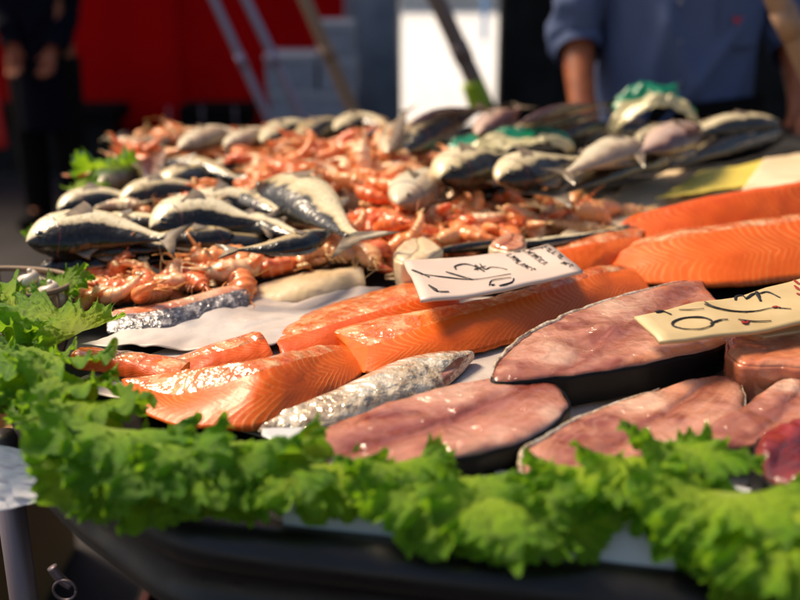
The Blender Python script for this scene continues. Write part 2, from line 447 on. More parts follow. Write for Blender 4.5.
# leaning poles
polem = [M('pole_lilac', (.32, .28, .38), rough=.3, metal=.6), M('pole_brown', (.34, .2, .12), rough=.45), M('pole_brown_dark', (.22, .15, .12), rough=.4)]
def pole(pa, pb, Y, r, m, lab):
    a, b = PY(*pa, Y), PY(*pb, Y)
    d = (a - b) / (a.z - b.z)
    foot = b - d * (b.z - .02); top = a + d * (3.3 - a.z)
    e = empty('leaning_pole', foot)
    tube('shaft', [foot, top], r, m, e, n=6, nc=14)
    tube('ferrule', [foot - d * .004, foot + d * .06], r * 1.35, black, e, nc=14, n=3)
    q = a.lerp(b, .55)
    tube('collar', [q - d * .0, q + d * .05], r * 1.1, m, e, nc=14, n=3)
    tag(e, lab, 'pole', 'poles leaning behind the counter')
pole((214, 0), (270, 122), 3.6, .016, polem[0], 'slim lilac-grey pole leaning before the red curtain, leftmost of the poles')
pole((246, 0), (303, 118), 3.6, .017, polem[0], 'slim lilac-grey pole crossing the left edge of the grey boxes')
pole((305, 0), (352, 108), 3.4, .022, polem[1], 'brown wooden pole leaning in front of the grey foam boxes')
pole((437, 0), (487, 108), 3.1, .027, polem[2], 'thick brown pole leaning across the bright opening')
pole((778, 0), (808, 66), 1.95, .022, polem[1], 'brown pole leaning beside the man at the right edge')
e = tube('green_tape', [PY(472, 82, 3.09), PY(481, 108, 3.09)], [.034, .036], M('lime', (.35, .5, .01), rough=.5), nc=14)
tag(e, 'lime green tape wrapped round the foot of the thick brown pole', 'tape')
# red cloth and white cloth on far left
b = PY(0, 120, 4.2)
V = []; 
for i in range(20):
    for j in range(12):
        V.append((b.x - .3 + i * .0165 , b.y + .03 * math.sin(i * .9 + j * .2), 1.15 - .62 * j / 11))
F = [(i * 12 + j, (i + 1) * 12 + j, (i + 1) * 12 + j + 1, i * 12 + j + 1) for i in range(19) for j in range(11)]
o = mesh_obj('red_cloth', V, F, M('bright_red', (.7, .02, .015), rough=.7)); o.modifiers.new('s', 'SOLIDIFY').thickness = .004
tag(o, 'bright red cloth hanging at the far left edge', 'cloth')

# ---------------------------------------------------------------- counter
FL = [(1.5, .235), (.6, .41), (.117, .508), (-.094, .552), (-.135, .565), (-.225, .655), (-.30, .75)]
left_back = (-.60, 2.2)
def counter():
    e = empty('fish_counter', (.3, 1.3, 0))
    pts = [Vector((x, y, 0)) for x, y in FL]
    allp = pts + [Vector((*left_back, 0)), Vector((1.6, 2.2, 0)), ]
    # bed
    V = [p + Vector((0, 0, Z0 - .012)) for p in allp] + [p + Vector((0, 0, Z0 - .045)) for p in allp]
    n = len(allp)
    F = [tuple(range(n))[::-1], tuple(range(n, 2 * n))] + [(i, (i + 1) % n, (i + 1) % n + n, i + n) for i in range(n)]
    mesh_obj('bed', V, F, bedtop, e, smooth=False)
    # front rail: profile swept along the front polyline (rounded lip, concave skirt)
    prof = [(.012, -.004), (-.004, .001), (-.016, -.004), (-.022, -.014), (-.019, -.026), (-.012, -.032), (-.014, -.044), (-.02, -.056), (-.017, -.066), (-.004, -.072), (.012, -.07), (.03, -.06)]
    prof = [Vector((a, b)) for a, b in prof]
    pl_ = []
    line = pts + [Vector((*left_back, 0))]
    # round the corners a little
    sm = [line[0]]
    for i in range(1, len(line) - 1):
        a, b_, c = line[i - 1], line[i], line[i + 1]
        d1 = min(.03, (a - b_).length * .4); d2 = min(.03, (c - b_).length * .4)
        p0 = b_ + (a - b_).normalized() * d1; p2 = b_ + (c - b_).normalized() * d2
        for t in (0, .25, .5, .75, 1):
            sm.append(p0 * (1 - t) ** 2 + b_ * 2 * t * (1 - t) + p2 * t * t)
    sm.append(line[-1])
    V = []
    for i, p in enumerate(sm):
        t = (sm[min(i + 1, len(sm) - 1)] - sm[max(i - 1, 0)]).normalized()
        nrm = Vector((t.y, -t.x, 0))       # points inward or outward
        cen = Vector((.3, 1.4, 0)) - p
        if nrm.dot(cen) > 0: nrm = -nrm
        for q in crprof(prof):
            V.append(p - nrm * q[0] + Vector((0, 0, Z0 - .006 + q[1])))
    nc = len(crprof(prof))
    mesh_obj('rail', V, rings_faces(len(sm), nc, closed=False), blackmetal, e)
    # apron panels under
    box('apron', (-.02, 1.5, .78, .80, .15, Z0 - .08), black, e)
    for (x, y) in ((-.335, .765), (1.4, .4), (-.55, 2.12), (1.5, 2.12)):
        tube('leg', [(x, y, .012), (x, y, Z0 - .047)], .012, steel_dim, e, nc=18, n=4)
    box('shelf', (-.40, 1.4, .82, 2.1, .30, .325), black, e)
    tag(e, 'black fish counter with polished dark rail and steel legs', 'counter')
def crprof(p):
    return [tuple(v) for v in [Vector((a.x, a.y)) for a in cr([Vector((q.x, q.y, 0)) for q in p], 40)]]
counter()

# things below the counter
def crate(name, b, mat, label, cat):
    x0, x1, y0, y1, z0, z1 = b; t = .012
    e = empty(name, ((x0 + x1) / 2, (y0 + y1) / 2, z0))
    boxes('walls', [(x0, x1, y0, y0 + t, z0, z1), (x0, x1, y1 - t, y1, z0, z1), (x0, x0 + t, y0 + t, y1 - t, z0, z1), (x1 - t, x1, y0 + t, y1 - t, z0, z1)], mat, e)
    box('base', (x0 + t, x1 - t, y0 + t, y1 - t, z0, z0 + t), mat, e)
    tag(e, label, cat); return e
crate('plastic_crate', (-.33, -.05, .95, 1.25, .326, .47), M('dark_red_plastic', (.03, .0015, .002), rough=.6, spec=.2), 'dark red plastic crate under the left end of the counter', 'crate')
crate('cardboard_box', (-1.15, -.72, 1.5, 1.95, .01, .42), M('cardboard', (.36, .22, .09), rough=.85), 'brown cardboard box on the floor left of the counter leg', 'box')
c0 = PY(52, 567, .84); e = empty('drain_valve', c0)
tube('valve_body', [c0, c0 + Vector((.006, 0, -.012)), c0 + Vector((.016, 0, -.022))], [.005, .005, .004], steel_dim, e)
V, F = [], []
ringp = [c0 + Vector((.012 + .011 * math.cos(a), -.006, -.022 + .011 * math.sin(a))) for a in [k * PI / 6 for k in range(13)]]
tube('ring', ringp, .0013, steel_dim, e, n=26, nc=8)
tag(e, 'small steel valve with a ring under the counter', 'valve')

# ---------------------------------------------------------------- papers
def sheet(name, outline, z, mat, label, amp=.004, seed=0, group=None, n=44, zf=None, th=.0008, fr=9):
    """paper sheet from an outline (pixel corners or 3D points) filled with a grid, crinkled"""
    pts = [P(*q, z) if len(q) == 2 else Vector(q) for q in outline]
    a, b_, c, d = pts
    V = []
    for i in range(n + 1):
        for j in range(n + 1):
            u, v = i / n, j / n
            p = (a * (1 - u) + b_ * u) * (1 - v) + (d * (1 - u) + c * u) * v
            k = noise.noise(Vector((p.x * fr, p.y * fr, seed))) + .5 * abs(noise.noise(Vector((p.x * fr * 2.6, p.y * fr * 2.6, seed + 3))))
            e_ = .004 * noise.noise(Vector((u * 9, v * 9, seed + 8)))
            q = p + Vector((e_, e_, amp * k))
            if zf: q = zf(q, u, v)
            V.append(q)
    F = [(i * (n + 1) + j, (i + 1) * (n + 1) + j, (i + 1) * (n + 1) + j + 1, i * (n + 1) + j + 1) for i in range(n) for j in range(n)]
    o = mesh_obj(name, V, F, mat)
    s = o.modifiers.new('s', 'SOLIDIFY'); s.thickness = th
    tag(o, label, 'paper', group); return o
sheet('paper_sheet', [(66, 384), (640, 540), (1050, 330), (330, 288)], Z0 - .002, paper, 'large white paper sheet lying under the salmon and pink steaks', amp=.003, seed=1, n=80)
sheet('paper_sheet', [(80, 344), (270, 348), (420, 290), (240, 297)], Z0 + .006, paper, 'white paper sheet showing left of the middle salmon fillet', amp=.008, seed=5, fr=14)
sheet('paper_sheet', [(560, 236), (830, 214), (900, 150), (640, 176)], Z0 + .016, creampaper, 'cream paper sheet behind the salmon, right of the fish', amp=.006, seed=9)
sheet('paper_sheet', [(742, 190), (860, 186), (870, 146), (765, 158)], Z0 + .035, creampaper, 'pale folded paper at the right edge behind the salmon', amp=.004, seed=19)
sheet('paper_sheet', [(655, 200), (762, 182), (775, 160), (700, 172)], Z0 + .026, yellowpaper, 'yellow sheet of paper lying on the cream paper', amp=.006, seed=29)
# front sheets drooping over the rail
def droop(edge_y, k=1.0):
    def f(q, u, v):
        d = edge_y(q.x) - q.y
        if d > 0:
            q = Vector((q.x, q.y + d * .35, q.z - d * k))
        return q
    return f
ey = lambda x: .534 - .208 * x + .012
sheet('paper_sheet', [(-.10, .66, Z0 + .006), (.06, .65, Z0 + .006), (.05, .50, Z0 + .006), (-.07, .535, Z0 + .006)], 0, coolpaper, 'wet white paper showing below the lettuce, left of centre', amp=.004, seed=11, zf=droop(ey))
sheet('paper_sheet', [(.06, .60, Z0 + .006), (.34, .56, Z0 + .006), (.30, .41, Z0 + .006), (.09, .468, Z0 + .006)], 0, coolpaper, 'wet white paper draped over the rail at lower right', amp=.006, seed=12, zf=droop(ey, .9))
# hanging corner, far left
def hang(q, u, v):
    return q
a = PY(-40, 440, .69); b_ = PY(84, 458, .64); c = PY(76, 493, .61); d = PY(-8, 514, .64)
sheet('paper_sheet', [a, b_, c, d], 0, plainpaper, 'white paper corner hanging off the left corner of the counter', amp=.002, seed=15, n=30, fr=5)

# ---------------------------------------------------------------- fillets
def fillet(name, label, cat, st, fmat, tmat, smat, lean=.018, n=60, base=Z0 + .002, bulge=.003, cap=None, seed=0, rough=.0012, group=None, backdrop=None):
    FBs, FTs, BTs = [], [], []
    for (bx, by, tx, ty, kx, ky) in st:
        fb = P(bx, by, base); ft = PY(tx, ty, fb.y + lean)
        if ft.z < base + .004: ft.z = base + .004
        bt = P(kx, ky, ft.z)
        FBs.append(fb); FTs.append(ft); BTs.append(bt)
    FB, FT, BT = cr(FBs, n), cr(FTs, n), cr(BTs, n)
    root = empty(name, (sum(FBs, Vector()) / len(FBs)))
    NF, NT, NB = 12, 8, 8
    L = 0; rings = []; us = []
    for i in range(n):
        if i: L += (FB[i] - FB[i - 1]).length
        fb, ft, bt = FB[i], FT[i], BT[i]
        bb = Vector((bt.x, bt.y + .004, base))
        nrm = (FT[i] - FB[i]).cross(FB[min(i + 1, n - 1)] - FB[max(i - 1, 0)]).normalized()
        if nrm.y > 0: nrm = -nrm
        end = min(1, min(i, n - 1 - i) / 5.0); er = math.sqrt(max(.0, 1 - (1 - end) ** 2)) * .16 + .84
        cen = (fb + ft + bt + bb) / 4
        ring = []
        for j in range(NF + 1):
            v = j / NF; p = fb.lerp(ft, v) + nrm * bulge * math.sin(PI * v)
            ring.append(p)
        for j in range(1, NT + 1):
            v = j / NT; p = ft.lerp(bt, v) + Vector((0, 0, bulge * .8 * math.sin(PI * v)))
            ring.append(p)
        for j in range(1, NB):
            v = j / NB; ring.append(bt.lerp(bb, v) + Vector((0, .002 * math.sin(PI * v), 0)))
        for j in range(0, 5):
            ring.append(bb.lerp(fb, j / 5))
        # corner softening
        m = len(ring)
        for _ in range(1):
            ring = [ring[k] * .5 + (ring[k - 1] + ring[(k + 1) % m]) * .25 for k in range(m)]
        out = []
        for k, p in enumerate(ring):
            q = cen + (p - cen) * er
            nz = noise.noise(q * 38 + Vector((seed, 0, 0))) * .0022 + noise.noise(q * 130 + Vector((0, seed, 0))) * rough
            q = q + (q - cen).normalized() * nz
            if q.z < base: q.z = base
            out.append(q)
        rings.append(out); us.append(L)
    m = len(rings[0])
    # flesh: front strip
    def strip(nm, k0, k1, mat):
        V, F, UV = [], [], []
        w = k1 - k0 + 1
        for i in range(n):
            for k in range(k0, k1 + 1):
                V.append(rings[i][k % m]); UV.append((us[i], (k - k0) / max(1, k1 - k0)))
        return mesh_obj(nm, V, rings_faces(n, w, closed=False), mat, root, uvs=UV)
    fl_end = NF
    def capf(i, mat, nm):
        V = list(rings[i]); cen = sum(V, Vector()) / m
        out = (rings[i][0] - rings[min(max(i + (1 if i == 0 else -1), 0), n - 1)][0]).normalized()
        V2 = list(V)
        for s_ in (.8, .5, .2):
            for p in rings[i]:
                q = cen + (p - cen) * s_ + out * .003 * (1 - s_)
                q += Vector((0, 0, 1)) * noise.noise(q * 120) * .001
                V2.append(q)
        V2.append(cen + out * .003)
        F = []
        for a_ in range(3):
            for k in range(m):
                F.append((a_ * m + k, a_ * m + (k + 1) % m, (a_ + 1) * m + (k + 1) % m, (a_ + 1) * m + k))
        for k in range(m): F.append((3 * m + k, 3 * m + (k + 1) % m, 4 * m))
        UV = [((v.x * .6 + v.y * .8) * .25, .3) for v in V2]
        mesh_obj(nm, V2, F, mat, root, uvs=UV)
    strip('flesh', 0, fl_end, fmat)
    strip('top_surface', fl_end, fl_end + NT, tmat)
    strip('skin', fl_end + NT, m, smat)
    cm_ = cap or (salmon_cut if fmat in (salmon, salmon_dark) else fmat)
    capf(0, cm_, 'cut_end'); capf(n - 1, cm_, 'cut_end')
    tag(root, label, cat, group)
    return root
GS = 'salmon fillets'
fillet('salmon_fillet', 'salmon fillet in front, its left end touching the lettuce', 'salmon fillet',
       [(132, 412, 130, 393, 120, 378), (172, 428, 176, 395, 152, 375), (218, 434, 222, 384, 192, 368), (265, 432, 268, 368, 244, 361), (325, 404, 316, 356, 298, 349), (368, 376, 348, 349, 334, 345)],
       salmon, salmon_top, salmon_skin, lean=.046, group=GS)
fillet('salmon_fillet', 'long salmon fillet with ribbed orange flesh running under the white price card', 'salmon fillet',
       [(368, 381, 372, 346, 330, 329), (430, 366, 430, 325, 385, 316), (500, 350, 500, 304, 475, 300), (560, 328, 560, 286, 542, 282), (615, 308, 605, 272, 590, 268), (655, 294, 634, 268, 622, 264)],
       salmon, salmon_top, salmon_skin, lean=.045, group=GS, seed=3)
fillet('salmon_fillet', 'narrow dark salmon fillet with silvery upper edge left of the white card', 'salmon fillet',
       [(280, 362, 272, 343, 302, 314), (340, 352, 335, 324, 350, 297), (400, 338, 395, 306, 402, 283), (465, 320, 455, 292, 445, 272)],
       salmon_dark, salmon_top, salmon_skin, lean=.03, group=GS, seed=5)
fillet('salmon_piece', 'wedge of salmon between the front fillet and the white paper', 'salmon piece',
       [(172, 380, 168, 364, 186, 353), (225, 376, 222, 351, 224, 339), (278, 366, 266, 338, 255, 331)],
       salmon_dark, salmon_top, salmon_skin, lean=.025, group=GS, seed=7)
fillet('salmon_piece', 'thin flat salmon tail strip at the far left by the lettuce', 'salmon piece',
       [(72, 369, 70, 354, 82, 346), (120, 377, 118, 360, 128, 351), (182, 386, 178, 371, 190, 360)],
       salmon_dark, salmon_top, salmon_skin, lean=.008, group=GS, seed=8, bulge=.0015)
fillet('salmon_fillet', 'large salmon fillet with notched upper edge at right, above the yellow card', 'salmon fillet',
       [(628, 286, 602, 261, 614, 248), (690, 290, 650, 242, 668, 231), (745, 290, 712, 231, 735, 222), (830, 280, 808, 218, 830, 210), (900, 270, 880, 207, 905, 200)],
       salmon, salmon_top, salmon_skin, lean=.085, group=GS, seed=11)
fillet('salmon_fillet', 'farthest salmon fillet at right, deep orange, against the cream paper', 'salmon fillet',
       [(645, 252, 620, 223, 630, 215), (715, 248, 700, 201, 716, 196), (800, 240, 790, 187, 806, 182), (880, 230, 870, 176, 890, 172)],
       salmon_dark, salmon_dark, salmon_skin, lean=.06, group=GS, seed=13)
fillet('salmon_piece', 'small salmon piece behind the right corner of the white card', 'salmon piece',
       [(562, 277, 550, 252, 548, 243), (605, 272, 600, 242, 602, 233), (655, 262, 640, 236, 645, 227)],
       salmon, salmon_top, salmon_skin, lean=.03, group=GS, seed=17)
# silver tail piece in front
fillet('fish_tail_piece', 'silver-skinned fish piece with pale cut end between salmon and pink steak', 'fish piece',
       [(256, 434, 262, 428, 280, 420), (325, 430, 322, 406, 345, 384), (395, 410, 394, 382, 410, 356), (440, 395, 436, 374, 478, 348)],
       silver, silver, blackskin, lean=.018, cap=pink2, seed=21, rough=.0008)
# cream belly piece
fillet('white_fillet', 'cream white fish fillet with a dark end among the prawns', 'fish fillet',
       [(245, 304, 247, 296, 256, 286), (300, 303, 300, 285, 305, 272), (366, 294, 364, 273, 362, 265)],
       cream, cream, blackskin, lean=.02, seed=23, cap=blackskin)
fillet('speckled_fish_piece', 'grey speckled fish piece with pink flesh beside the lettuce', 'fish piece',
       [(105, 336, 108, 316, 122, 308), (160, 336, 162, 310, 172, 301), (205, 324, 206, 299, 210, 290), (250, 312, 248, 288, 245, 281)],
       greyskin, pale, blackskin, lean=.03, seed=25, cap=pale)

# ---------------------------------------------------------------- steaks
def steak(name, label, cat, outline, ztop, thick, fmat, smat, group=None, seed=0, dome=.003, tiltx=0, nub=None, rough=1.0, rim=None):
    n = 90
    pts = crloop([P(x, y, ztop) for x, y in outline], n)
    cen = sum(pts, Vector()) / n
    pts = [p + (p - cen).normalized() * (.0028 * noise.noise(p * 55 + Vector((seed, 0, 0))) + .0014 * noise.noise(p * 170)) for p in pts]
    far = max(pts, key=lambda p: (p - cen).length); mj = (far - cen); HL = mj.length; mj.normalize(); mn = Vector((-mj.y, mj.x, 0)); HW = max(abs((p - cen).dot(mn)) for p in pts)
    UVS = []
    root = empty(name, Vector((cen.x, cen.y, ztop - thick)))
    V, F = [], []
    rs = [1.0, .985, .95, .9, .8, .7, .6, .5, .4, .3, .2, .1]
    for r in rs:
        for p in pts:
            q = cen + (p - cen) * r
            k = (1 - r)
            h = dome * min(1, k * 9) - (.002 if r == 1 else 0)
            h += (noise.noise(q * 38 + Vector((seed, 0, 0))) * .0032 + noise.noise(q * 130 + Vector((seed, 0, 0))) * .0011) * min(1, k * 8) * rough
            if nub:
                for (nx, ny, nr, nh) in nub:
                    c_ = P(nx, ny, ztop); d = ((q.x - c_.x) ** 2 + (q.y - c_.y) ** 2) / nr ** 2
                    h += nh * math.exp(-d)
            uu, vv = (q - cen).dot(mj) / HL, (q - cen).dot(mn) / HW
            h -= .0022 * math.exp(-((vv + .12 * math.sin(uu * 4 + seed)) / .07) ** 2) * rough * min(1, k * 6)
            UVS.append((uu, vv)); V.append(q + Vector((0, 0, h)))
    for a in range(len(rs) - 1):
        for j in range(n):
            F.append((a * n + j, a * n + (j + 1) % n, (a + 1) * n + (j + 1) % n, (a + 1) * n + j))
    UVS.append((0, 0)); V.append(cen + Vector((0, 0, dome))); last = len(V) - 1; b0 = (len(rs) - 1) * n
    for j in range(n): F.append((b0 + j, b0 + (j + 1) % n, last))
    mesh_obj('flesh', V, F, fmat, root, uvs=UVS)
    V, F = [], []
    prof = [(1.0, -.0012), (1.012, -.001), (1.018, -.004), (1.016, -thick * .5), (1.0, -thick * .9), (.97, -thick), (.5, -thick)]
    for (r, dz) in prof:
        for p in pts:
            out = (p - cen); q = cen + out * 1.0 + out.normalized() * ((r - 1) * .12)
            q += out.normalized() * noise.noise(p * 60) * .0014
            V.append(q + Vector((0, 0, dz)))
    F = rings_faces(len(prof), n)
    F.append(tuple((len(prof) - 1) * n + j for j in range(n)))
    mesh_obj('skin', V, F, smat, root)
    if rim:
        ks = range(int(rim[0] * n), int(rim[1] * n)); rp_ = [pts[k % n] + Vector((0, 0, .0008 + .0012 * noise.noise(pts[k % n] * 90))) for k in ks]
        m_ = len(rp_); tube('rim_glint', rp_, [.0004, .0016, .0026, .0022, .0015, .0004], silver, root, nc=10, n=m_)  # pale tapered tube imitates the bright highlight along part of the rim
    tag(root, label, cat, group); return root
GP = 'pink fish steaks'
steak('fish_steak', 'pink steak with a dark seam lying just behind the lettuce, left of centre', 'fish steak',
      [(288, 446), (330, 426), (390, 403), (450, 386), (510, 377), (552, 383), (567, 400), (556, 420), (520, 440), (470, 454), (400, 466), (340, 468), (300, 459)],
      Z0 + .024, .022, pink, blackskin, GP, 2)
steak('fish_steak', 'large pink steak with thick black skin under the yellow price card', 'fish steak',
      [(494, 378), (503, 356), (535, 331), (585, 309), (640, 292), (695, 280), (708, 290), (738, 322), (722, 344), (665, 358), (600, 370), (540, 377)],
      Z0 + .030, .028, pink2, blackskin, GP, 5, nub=[(604, 333, .010, .007), (580, 345, .012, -.008), (556, 350, .018, .004)], rim=(0, .42))
steak('fish_steak', 'rosy oval steak with frayed edge above the lettuce at right', 'fish steak',
      [(522, 472), (528, 450), (570, 424), (630, 399), (690, 381), (730, 376), (745, 395), (738, 418), (700, 438), (645, 458), (590, 480), (545, 492)],
      Z0 + .018, .016, pink2, silver, GP, 8, rim=(-.12, .3))
steak('fish_chunk', 'thick pale orange block of fish at the right edge below the yellow card', 'fish chunk',
      [(728, 340), (760, 331), (830, 330), (870, 350), (840, 366), (780, 366), (738, 362)],
      Z0 + .034, .032, pale, pale, GP, 12, rough=.5)
steak('fish_steak', 'narrow pinkish strip steak at right above the dark red chunk', 'fish steak',
      [(690, 438), (735, 412), (795, 374), (860, 350), (890, 400), (810, 432), (745, 446), (705, 447)],
      Z0 + .022, .018, pink2, blackskin, GP, 15)
steak('tuna_chunk', 'dark red tuna chunk with black skin at the lower right edge', 'fish chunk',
      [(757, 452), (765, 436), (800, 424), (860, 420), (880, 470), (810, 490), (768, 478)],
      Z0 + .028, .034, redmeat, blackskin, None, 18, dome=.006, rough=1.6)

# ---------------------------------------------------------------- price cards
def card(label, corners, mat, strokes, rs=None, curl=.004, zoff=0, lift=None):
    a, b_, c, d = corners
    cen = (a + b_ + c + d) / 4
    root = empty('price_card', cen)
    nrm = (b_ - a).cross(d - a).normalized()
    if nrm.z < 0: nrm = -nrm
    n = 16; V = []
    def surf(u, v):
        p = (a * (1 - u) + b_ * u) * (1 - v) + (d * (1 - u) + c * u) * v
        return p + nrm * (curl * (4 * (u - .5) ** 2 - .3) - curl * 1.2 * max(0, v - .8) * 5 * .6 + .0035 * noise.noise(p * 22))
    for i in range(n + 1):
        for j in range(n + 1): V.append(surf(i / n, j / n))
    F = [(i * (n + 1) + j, (i + 1) * (n + 1) + j, (i + 1) * (n + 1) + j + 1, i * (n + 1) + j + 1) for i in range(n) for j in range(n)]
    o = mesh_obj('sheet', V, F, mat, root)
    s = o.modifiers.new('s', 'SOLIDIFY'); s.thickness = .0028; s.offset = 0
    # strokes: pixel traces dropped on the card plane
    Vs, Fs, Vr, Fr = [], [], [], []
    def onplane(px, py):
        d_ = ray(px, py); t = (a - EYE).dot(nrm) / d_.dot(nrm); q = EYE + d_ * t
        # solve bilinear coords approx
        e1, e2 = (b_ - a), (d - a); w = q - a
        g11, g12, g22 = e1.dot(e1), e1.dot(e2), e2.dot(e2); D = g11 * g22 - g12 * g12
        u = (w.dot(e1) * g22 - w.dot(e2) * g12) / D; v = (w.dot(e2) * g11 - w.dot(e1) * g12) / D
        return surf(u, v) + nrm * .0021
    for (pts, wd, red) in strokes:
        q = [onplane(x, y) for x, y in pts]; q = cr(q, max(3, len(q) * 5))
        VV, FF = (Vr, Fr) if red else (Vs, Fs)
        b0 = len(VV); m = len(q)
        for i, p in enumerate(q):
            t = (q[min(i + 1, m - 1)] - q[max(i - 1, 0)]).normalized(); s_ = t.cross(nrm)
            w_ = wd * 1.8 * (.5 + .5 * math.sin(PI * min(1, (i + 1) / m * 1.4))) * (.8 + .4 * noise.noise(p * 300))
            VV += [p + s_ * w_, p - s_ * w_, p - s_ * w_ * .6 + nrm * .0004, p + s_ * w_ * .6 + nrm * .0004]
        for i in range(m - 1):
            for k in range(4):
                FF.append((b0 + i * 4 + k, b0 + i * 4 + (k + 1) % 4, b0 + (i + 1) * 4 + (k + 1) % 4, b0 + (i + 1) * 4 + k))
    if Vs: mesh_obj('handwriting', Vs, Fs, ink, root)
    if Vr: mesh_obj('red_marks', Vr, Fr, redink, root)
    tag(root, label, 'price card'); return root
def cs(ox, oy, sc, lst):
    return [([(ox + x / sc, oy + y / sc) for x, y in pts], w, r) for pts, w, r in lst]
rnd = random.Random(3)
def scribble(p0, p1, hgt, n):
    """row of small pen letters from p0 to p1 in crop coordinates"""
    out = []
    dx, dy = p1[0] - p0[0], p1[1] - p0[1]; L = math.hypot(dx, dy); ux, uy = dx / L, dy / L; vx, vy = 9 / 10 * hgt * .95, -hgt * .28
    st = L / n
    for k in range(n):
        bx, by = p0[0] + ux * st * k, p0[1] + uy * st * k
        f = lambda a, b_: (bx + ux * st * .75 * a + vx * b_, by + uy * st * .75 * a + vy * b_)
        sh = rnd.choice([[(0, 0), (0, 1), (.9, .9), (.9, 0)], [(0, 1), (0, 0), (.9, .1)], [(0, 0), (.45, 1), (.9, 0)], [(.9, .9), (.1, .8), (.1, .1), (.9, .1)], [(0, 0), (.1, 1), (.5, .4), (.9, 1), (.9, 0)], [(0, 1), (.9, .9), (.4, .5), (.9, 0)]])
        out.append(([f(*q) for q in sh], .00042, 0))
    return out
s1 = [([(72, 162), (105, 178), (142, 196)], .0013, 0), ([(105, 184), (200, 190), (330, 201), (480, 196)], .0007, 0), ([(212, 163), (260, 180), (325, 202)], .0011, 0),
      ([(140, 233), (165, 248), (180, 255), (222, 252)], .0011, 0), ([(254, 148), (252, 134), (290, 125), (330, 134), (345, 152)], .0008, 0),
      ([(335, 130), (372, 162)], .001, 0), ([(355, 126), (375, 150), (400, 143), (440, 152), (466, 168)], .0007, 0), ([(330, 148), (378, 136)], .0008, 0),
      ([(388, 234), (400, 216), (450, 212), (480, 212)], .0006, 0), ([(396, 232), (412, 231)], .001, 0), ([(430, 236), (480, 228), (492, 216)], .0008, 0)]
s1 += scribble((468, 96), (568, 190), 24, 8) + scribble((545, 90), (622, 162), 24, 6) + scribble((500, 82), (640, 72), 12, 8) + scribble((610, 76), (700, 150), 20, 6) + scribble((690, 165), (730, 190), 20, 3)
zc = Z0 + .052
card('white price card with handwritten numbers resting on the salmon fillets',
     [P(403, 264, zc - .002), P(548, 249, zc), P(583, 272, zc - .002), P(421, 303, zc - .006)], cardw, cs(395, 235, 4.21, s1))
s2 = [([(118, 241), (150, 234), (195, 243)], .0012, 0), ([(350, 190), (400, 203), (500, 203), (600, 193), (680, 178), (770, 172)], .0008, 0), ([(350, 200), (440, 208), (560, 200)], .0007, 0),
      ([(497, 160), (500, 146), (530, 142), (550, 152)], .001, 0), ([(550, 150), (580, 134), (605, 132)], .0011, 0), ([(595, 128), (620, 156)], .0013, 0), ([(610, 132), (650, 126), (712, 138)], .0008, 0),
      ([(240, 302), (205, 292), (207, 272), (250, 252), (330, 245), (385, 252), (395, 270), (340, 294), (260, 303), (235, 298)], .0009, 0),
      ([(385, 266), (430, 248), (470, 240)], .0008, 0), ([(520, 232), (600, 226), (680, 214)], .0007, 0), ([(535, 238), (560, 236), (570, 230)], .0018, 1), ([(682, 176), (700, 172), (716, 174)], .0018, 1), ([(230, 225), (300, 222), (350, 216)], .0004, 0),
      ([(770, 82), (800, 92), (830, 90)], .0011, 1), ([(775, 98), (805, 108), (830, 104)], .0011, 1), ([(790, 118), (830, 124)], .0011, 1)]
zc = Z0 + .058
card('upper yellow price card with looping handwriting at the right edge',
     [P(634, 321, zc - .004), P(820, 276, zc + .004), P(850, 312, zc), P(660, 344, zc - .006)], cardy, cs(630, 265, 4.7, s2), curl=.003)
card('lower yellow card slipped beneath the handwritten yellow card', [P(745, 332, zc - .014), P(860, 300, zc - .012), P(870, 318, zc - .012), P(764, 336, zc - .014)], cardy, [], curl=.001)

